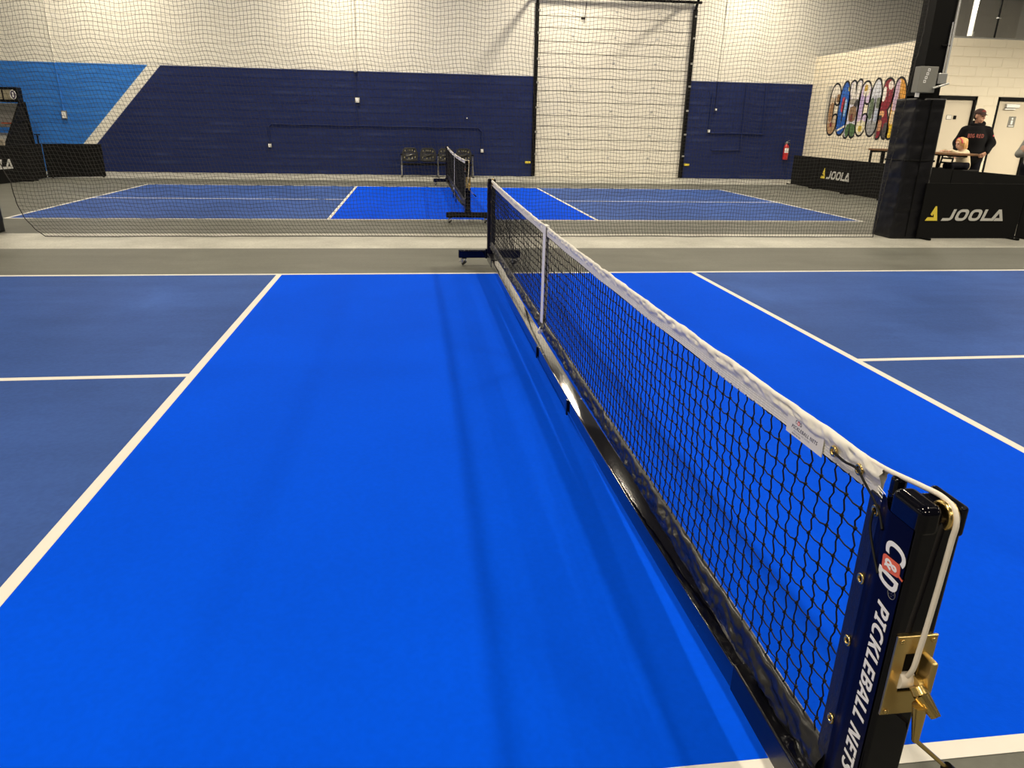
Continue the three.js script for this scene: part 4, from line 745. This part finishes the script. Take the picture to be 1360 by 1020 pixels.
function hand(wrist, dir, palmN, r = 0.011, curl = 0.5) {   // palm, four fingers and a thumb
  const w = V(...wrist), d = V(...dir).normalize(), n = V(...palmN).normalize(), s = V().crossVectors(d, n).normalize(), at = (a, b, c) => { const q = w.clone().addScaledVector(d, a).addScaledVector(s, b).addScaledVector(n, c); return [q.x, q.y, q.z]; }, k = r / 0.011, f = [];
  f.push(capsule(at(0.02 * k, -0.02 * k, 0), at(0.075 * k, -0.026 * k, 0), 0.017 * k, 0.014 * k), capsule(at(0.02 * k, 0.02 * k, 0), at(0.075 * k, 0.026 * k, 0), 0.017 * k, 0.014 * k), capsule(at(0, 0, 0), at(0.07 * k, 0, 0), 0.024 * k, 0.017 * k));
  [[-0.03, 0.06], [-0.01, 0.075], [0.01, 0.08], [0.03, 0.07]].forEach(([o, L]) => { f.push(capsule(at(0.078 * k, o * k, 0), at((0.078 + L * 0.5) * k, o * 1.1 * k, L * 0.25 * curl * k), r * 0.85, r * 0.78), capsule(at((0.078 + L * 0.5) * k, o * 1.1 * k, L * 0.25 * curl * k), at((0.078 + L * (1 - 0.35 * curl)) * k, o * 1.1 * k, L * 0.8 * curl * k), r * 0.78, r * 0.65)); });
  f.push(capsule(at(0.025 * k, 0.026 * k, 0.004 * k), at(0.06 * k, 0.055 * k, 0.015 * k), r * 1.05, r * 0.9), capsule(at(0.06 * k, 0.055 * k, 0.015 * k), at(0.092 * k, 0.056 * k, 0.024 * k), r * 0.9, r * 0.7));
  return joined(f, 0.008 * k);
}
function faceMarks(parent, at, s, turn, tilt = 0) {    // eyes, brows and mouth as parts of the body
  const k = s / 0.235, e = new THREE.Euler(tilt, turn, 0, 'YXZ'), place = (g) => plain(g).applyMatrix4(new THREE.Matrix4().makeRotationFromEuler(e).setPosition(...at));
  put('eyes', [-1, 1].map((q) => place(new THREE.SphereGeometry(0.0105 * k, 10, 8).scale(1.2, 0.75, 0.6).translate(q * 0.031 * k, 0.004 * k, 0.083 * k))), tone.eye, parent);
  put('mouth', place(new THREE.SphereGeometry(0.02 * k, 10, 8).scale(1, 0.28, 0.4).translate(0, -0.066 * k, 0.09 * k)), tone.lip, parent);
  put('eyebrows', [-1, 1].map((q) => place(new THREE.SphereGeometry(0.018 * k, 8, 6).scale(1, 0.22, 0.3).translate(q * 0.032 * k, 0.028 * k, 0.088 * k))), tone.hairDark, parent);
}
{ // standing adult in a black hoodie, looking to the side
  const t = thing('person', 'person standing in a black hoodie and dark cap behind the seated child', 'person', [10.95, 0, -10.44], -0.62);
  t.scale.setScalar(1.02);
  const H = [0, 1.735, 0.03], yaw = 0.9, head = rot(headField(0.25), H, yaw, 0.08);
  const lh = hand([0.25, 1.03, 0.15], [-0.75, -0.5, 0.3], [-0.5, 0.2, -0.8]), rh = hand([-0.29, 1.0, 0.2], [0.15, -0.5, 0.9], [0, -1, -0.3]);
  const limbs = joined([capsule([0, 1.48, -0.02], [0, 1.66, 0.0], 0.066, 0.06), capsule([0, 1.2, 0], [0, 1.46, -0.01], 0.13, 0.12), capsule([0, 0.95, 0], [0, 1.2, 0], 0.13, 0.13), capsule([0.1, 0.92, 0], [0.12, 0.5, 0.01], 0.085, 0.06), capsule([0.12, 0.5, 0.01], [0.13, 0.09, -0.02], 0.056, 0.04), capsule([-0.1, 0.92, 0], [-0.12, 0.5, 0.02], 0.085, 0.06), capsule([-0.12, 0.5, 0.02], [-0.13, 0.09, -0.01], 0.056, 0.04), capsule([0.2, 1.46, -0.02], [0.315, 1.22, -0.04], 0.05, 0.045), capsule([0.315, 1.22, -0.04], [0.25, 1.03, 0.15], 0.042, 0.03), capsule([-0.2, 1.46, -0.02], [-0.3, 1.22, 0], 0.05, 0.045), capsule([-0.3, 1.22, 0], [-0.29, 1.0, 0.2], 0.042, 0.03)], 0.05);
  const bodyGeo = [skin((x, y, z) => limbs(x, y, z), [-0.5, 0.05, -0.25], [0.5, 1.7, 0.35], 0.018), skin(joined([head, capsule([0, 1.55, -0.01], [0, 1.66, 0.0], 0.064, 0.06)], 0.03), [-0.2, 1.5, -0.18], [0.2, 1.93, 0.22], 0.007), skin(lh, [0.08, 0.88, 0.1], [0.32, 1.1, 0.3], 0.005), skin(rh, [-0.36, 0.88, 0.14], [-0.2, 1.06, 0.42], 0.005)];
  const body = put('body', bodyGeo, tone.skin, t);
  faceMarks(body, H, 0.25, yaw, 0.08);
  put('hoodie', skin(joined([capsule([0, 1.3, 0.0], [0, 1.44, -0.01], 0.2, 0.17), capsule([-0.14, 1.46, -0.02], [0.14, 1.46, -0.02], 0.085, 0.085), capsule([-0.07, 1.0, 0.01], [0.07, 1.0, 0.01], 0.17, 0.17), capsule([0, 0.92, 0.0], [0, 1.3, 0.01], 0.185, 0.195), capsule([0.21, 1.46, -0.02], [0.315, 1.22, -0.04], 0.082, 0.072), capsule([0.315, 1.22, -0.04], [0.26, 1.05, 0.13], 0.07, 0.052), capsule([-0.21, 1.46, -0.02], [-0.3, 1.22, 0], 0.082, 0.072), capsule([-0.3, 1.22, 0], [-0.295, 1.03, 0.17], 0.07, 0.052)], 0.06), [-0.5, 0.7, -0.28], [0.5, 1.62, 0.34], 0.016), tone.hoodie, t);
  put('hood', skin((x, y, z) => { const a = Math.atan2(x, z + 0.02), r = Math.hypot(x, z + 0.02), ring = Math.hypot(r - 0.105, (y - 1.565 - 0.045 * (1 - Math.cos(a)) / 2) * 0.85) - (0.028 + 0.02 * (1 - Math.cos(a)) / 2); return ring; }, [-0.2, 1.46, -0.22], [0.2, 1.7, 0.2], 0.01), tone.hoodie, t);
  put('trousers', skin(joined([capsule([-0.08, 0.93, 0], [0.08, 0.93, 0], 0.14, 0.14), capsule([0.1, 0.9, 0], [0.12, 0.5, 0.01], 0.115, 0.085), capsule([0.12, 0.5, 0.01], [0.13, 0.1, -0.02], 0.083, 0.068), capsule([-0.1, 0.9, 0], [-0.12, 0.5, 0.02], 0.115, 0.085), capsule([-0.12, 0.5, 0.02], [-0.13, 0.1, -0.01], 0.083, 0.068)], 0.04), [-0.35, 0.0, -0.25], [0.35, 1.15, 0.25], 0.016), tone.trousers, t);
  put('shoes', [-0.13, 0.13].map((x) => skin(capsule([x, 0.05, -0.05], [x * 1.15, 0.045, 0.15], 0.05, 0.045), [x - 0.12, -0.02, -0.15], [x + 0.12, 0.13, 0.25], 0.01)), tone.shoe, t);
  const hm = new THREE.Matrix4().makeRotationFromEuler(new THREE.Euler(0.08, yaw, 0, 'YXZ')).setPosition(...H);
  const cap = put('cap', skin((x, y, z) => Math.max(blob([0, 0.05, -0.014], [0.1, 0.098, 0.118])(x, y, z), 0.045 - y - z * 0.1), [-0.13, 0, -0.15], [0.13, 0.17, 0.13], 0.007).applyMatrix4(hm), tone.cap, t);
  put('brim', sheet(10, 8, (u, v) => { const a = (u - 0.5) * 2.1, r = 0.095 + 0.075 * v * Math.cos(a * 0.75); return V(Math.sin(a) * (0.085 + 0.01 * v), 0.052 - 0.018 * v - 0.02 * (a * a) * 0.35, Math.cos(a) * r); }).applyMatrix4(hm), new THREE.MeshStandardMaterial({ color: tone.cap.color, roughness: 0.8, side: THREE.DoubleSide }), cap);
  put('cap_panel', skin((x, y, z) => Math.max(blob([0, 0.05, -0.012], [0.1, 0.1, 0.121])(x, y, z), 0.085 - y, 0.06 - z), [-0.13, 0.05, 0], [0.13, 0.17, 0.13], 0.007).applyMatrix4(hm), tone.capRed, cap);
  put('hair', skin((x, y, z) => Math.max(blob([0, 0.02, -0.03], [0.09, 0.105, 0.098])(x, y, z), z - 0.005, y - 0.08), [-0.12, -0.1, -0.15], [0.12, 0.12, 0.05], 0.008).applyMatrix4(hm), tone.hairDark, t);
  const word = lettering('BIG RED', 0.075, 0.004, 0.72); word.computeBoundingBox(); word.translate(-(word.boundingBox.max.x + word.boundingBox.min.x) / 2, 0, 0);
  { const p = word.attributes.position; for (let i = 0; i < p.count; i++) p.setZ(i, p.getZ(i) + 0.222 - 1.3 * p.getX(i) ** 2); }
  put('chest_print', word.translate(0, 1.32, -0.012), tone.print, t).userData.label = 'dark red block letters';
  put('sleeve_patch', ball(0.028, 0.305, 1.36, 0.0).scale(1, 1, 1), tone.pink, t);
}
{ // child leaning on the table
  const t = thing('person', 'small child with blond hair in a cream jacket leaning on the wooden table', 'person', [10.42, 0, -10.0], -Math.PI / 2 - 0.1);
  const H = [0.0, 1.235, 0.1], head = rot(headField(0.21), H, 0.1, 0.2);
  const lh = hand([0.1, 1.085, 0.34], [-0.5, 0, 1], [0, -1, 0], 0.0075, 0.3), rh = hand([-0.1, 1.085, 0.36], [0.4, 0, 1], [0, -1, 0], 0.0075, 0.3);
  const core = joined([capsule([0, 0.8, -0.05], [0, 1.03, 0.0], 0.09, 0.085), capsule([0, 1.03, 0.02], [0, 1.16, 0.07], 0.05, 0.045), capsule([0.1, 1.04, 0.02], [0.17, 1.02, 0.16], 0.035, 0.03), capsule([0.17, 1.02, 0.16], [0.1, 1.085, 0.34], 0.028, 0.02), capsule([-0.1, 1.04, 0.02], [-0.17, 1.02, 0.16], 0.035, 0.03), capsule([-0.17, 1.02, 0.16], [-0.1, 1.085, 0.36], 0.028, 0.02), capsule([0.07, 0.8, 0], [0.08, 0.8, 0.26], 0.065, 0.05), capsule([0.08, 0.8, 0.26], [0.08, 0.46, 0.24], 0.045, 0.035), capsule([-0.07, 0.8, 0], [-0.08, 0.8, 0.26], 0.065, 0.05), capsule([-0.08, 0.8, 0.26], [-0.08, 0.46, 0.24], 0.045, 0.035)], 0.04);
  const body = put('body', [skin(core, [-0.3, 0.4, -0.2], [0.3, 1.2, 0.45], 0.014), skin(joined([head, capsule([0, 1.08, 0.04], [0, 1.16, 0.08], 0.042, 0.04)], 0.02), [-0.16, 1.05, -0.06], [0.16, 1.4, 0.26], 0.006), skin(lh, [-0.06, 1.03, 0.28], [0.16, 1.15, 0.52], 0.004), skin(rh, [-0.16, 1.03, 0.3], [0.06, 1.15, 0.54], 0.004)], tone.skinPale, t);
  faceMarks(body, H, 0.21, 0.1, 0.2);
  put('jacket', skin(joined([capsule([0, 0.8, -0.05], [0, 1.0, 0.0], 0.13, 0.125), capsule([-0.08, 1.05, 0.01], [0.08, 1.05, 0.01], 0.065, 0.065), capsule([0.11, 1.04, 0.02], [0.18, 1.01, 0.16], 0.058, 0.05), capsule([0.18, 1.01, 0.16], [0.11, 1.085, 0.32], 0.05, 0.036), capsule([-0.11, 1.04, 0.02], [-0.18, 1.01, 0.16], 0.058, 0.05), capsule([-0.18, 1.01, 0.16], [-0.11, 1.085, 0.34], 0.05, 0.036)], 0.045), [-0.32, 0.6, -0.25], [0.32, 1.2, 0.45], 0.014), tone.cream, t);
  put('leggings', skin(joined([capsule([-0.05, 0.8, -0.04], [0.05, 0.8, -0.04], 0.105, 0.105), capsule([0.07, 0.8, 0], [0.08, 0.8, 0.26], 0.078, 0.06), capsule([0.08, 0.8, 0.26], [0.08, 0.44, 0.24], 0.056, 0.045), capsule([-0.07, 0.8, 0], [-0.08, 0.8, 0.26], 0.078, 0.06), capsule([-0.08, 0.8, 0.26], [-0.08, 0.44, 0.24], 0.056, 0.045)], 0.03), [-0.25, 0.35, -0.2], [0.25, 0.95, 0.36], 0.014), tone.trousers, t);
  put('shoes', [-0.08, 0.08].map((x) => skin(capsule([x, 0.4, 0.22], [x, 0.38, 0.34], 0.04, 0.035), [x - 0.07, 0.3, 0.14], [x + 0.07, 0.47, 0.42], 0.01)), tone.pink, t);
  const hm = new THREE.Matrix4().makeRotationFromEuler(new THREE.Euler(0.2, 0.1, 0, 'YXZ')).setPosition(...H);
  put('hair', skin(joined([(x, y, z) => Math.max(blob([0, 0.022, -0.012], [0.085, 0.1, 0.1])(x, y, z), z - 0.055 - y * 0.2), capsule([0, 0.03, -0.09], [0, -0.1, -0.1], 0.06, 0.045), capsule([0.07, 0, -0.02], [0.065, -0.1, -0.03], 0.024, 0.018), capsule([-0.07, 0, -0.02], [-0.065, -0.1, -0.03], 0.024, 0.018)], 0.02), [-0.13, -0.18, -0.18], [0.13, 0.16, 0.12], 0.008).applyMatrix4(hm), tone.blond, t);
  put('headband', new THREE.TorusGeometry(0.09, 0.009, 8, 28, Math.PI).scale(1, 1.12, 1.6).translate(0, 0.01, 0.03).applyMatrix4(hm), tone.pink, t);
}
{ // adult with folded arms at the edge of the view
  const t = thing('person', 'person in a grey sweatshirt with folded arms by the office door with the closer', 'person', [10.9, 0, -8.72], -1.1);
  const H = [0, 1.56, 0.02], head = rot(headField(0.225), H, -0.3, 0.05);
  const lh = hand([-0.06, 1.17, 0.19], [-1, 0.25, 0.05], [0, 0, -1]), rh = hand([0.06, 1.12, 0.2], [1, 0.1, 0], [0, 0, -1]);
  const limbs = joined([capsule([0, 1.32, -0.02], [0, 1.48, 0.0], 0.055, 0.05), capsule([0, 0.9, 0], [0, 1.32, -0.01], 0.12, 0.11), capsule([0.09, 0.84, 0], [0.1, 0.46, 0.01], 0.085, 0.056), capsule([0.1, 0.46, 0.01], [0.11, 0.08, -0.02], 0.05, 0.036), capsule([-0.09, 0.84, 0], [-0.1, 0.46, 0.01], 0.085, 0.056), capsule([-0.1, 0.46, 0.01], [-0.11, 0.08, -0.02], 0.05, 0.036), capsule([0.17, 1.33, -0.02], [0.25, 1.1, 0.02], 0.044, 0.04), capsule([0.25, 1.1, 0.02], [-0.06, 1.17, 0.19], 0.038, 0.028), capsule([-0.17, 1.33, -0.02], [-0.25, 1.08, 0.02], 0.044, 0.04), capsule([-0.25, 1.08, 0.02], [0.06, 1.12, 0.2], 0.038, 0.028)], 0.04);
  const body = put('body', [skin(limbs, [-0.4, 0.03, -0.22], [0.4, 1.52, 0.32], 0.018), skin(joined([head, capsule([0, 1.4, -0.01], [0, 1.5, 0.0], 0.054, 0.05)], 0.03), [-0.18, 1.36, -0.18], [0.18, 1.74, 0.2], 0.008), skin(lh, [-0.28, 1.1, 0.13], [-0.02, 1.3, 0.26], 0.005), skin(rh, [0.02, 1.04, 0.14], [0.28, 1.24, 0.28], 0.005)], tone.skinPale, t);
  faceMarks(body, H, 0.225, -0.3, 0.05);
  put('sweatshirt', skin(joined([capsule([0, 0.93, 0], [0, 1.28, -0.01], 0.16, 0.15), capsule([-0.12, 1.33, -0.02], [0.12, 1.33, -0.02], 0.075, 0.075), capsule([0.18, 1.33, -0.02], [0.26, 1.1, 0.02], 0.07, 0.065), capsule([0.26, 1.1, 0.02], [-0.03, 1.165, 0.18], 0.062, 0.048), capsule([-0.18, 1.33, -0.02], [-0.26, 1.08, 0.02], 0.07, 0.065), capsule([-0.26, 1.08, 0.02], [0.03, 1.12, 0.19], 0.062, 0.048)], 0.05), [-0.42, 0.7, -0.25], [0.42, 1.48, 0.34], 0.016), tone.sweat, t);
  put('trousers', skin(joined([capsule([-0.07, 0.86, 0], [0.07, 0.86, 0], 0.13, 0.13), capsule([0.09, 0.84, 0], [0.1, 0.46, 0.01], 0.105, 0.075), capsule([0.1, 0.46, 0.01], [0.11, 0.08, -0.02], 0.07, 0.055), capsule([-0.09, 0.84, 0], [-0.1, 0.46, 0.01], 0.105, 0.075), capsule([-0.1, 0.46, 0.01], [-0.11, 0.08, -0.02], 0.07, 0.055)], 0.03), [-0.3, 0.0, -0.22], [0.3, 1.04, 0.22], 0.016), tone.trousers, t);
  put('shoes', [-0.11, 0.11].map((x) => skin(capsule([x, 0.045, -0.05], [x * 1.15, 0.04, 0.14], 0.045, 0.04), [x - 0.1, -0.02, -0.14], [x + 0.1, 0.12, 0.24], 0.01)), tone.shoe, t);
  const hm = new THREE.Matrix4().makeRotationFromEuler(new THREE.Euler(0.05, -0.3, 0, 'YXZ')).setPosition(...H);
  put('hair', skin(joined([(x, y, z) => Math.max(blob([0, 0.024, -0.016], [0.088, 0.104, 0.104])(x, y, z), z - 0.05 - y * 0.25), capsule([0, 0, -0.08], [0, -0.16, -0.08], 0.06, 0.04)], 0.02), [-0.13, -0.24, -0.17], [0.13, 0.16, 0.12], 0.009).applyMatrix4(hm), tone.hairDark, t);
}
renderer.render(scene, camera);
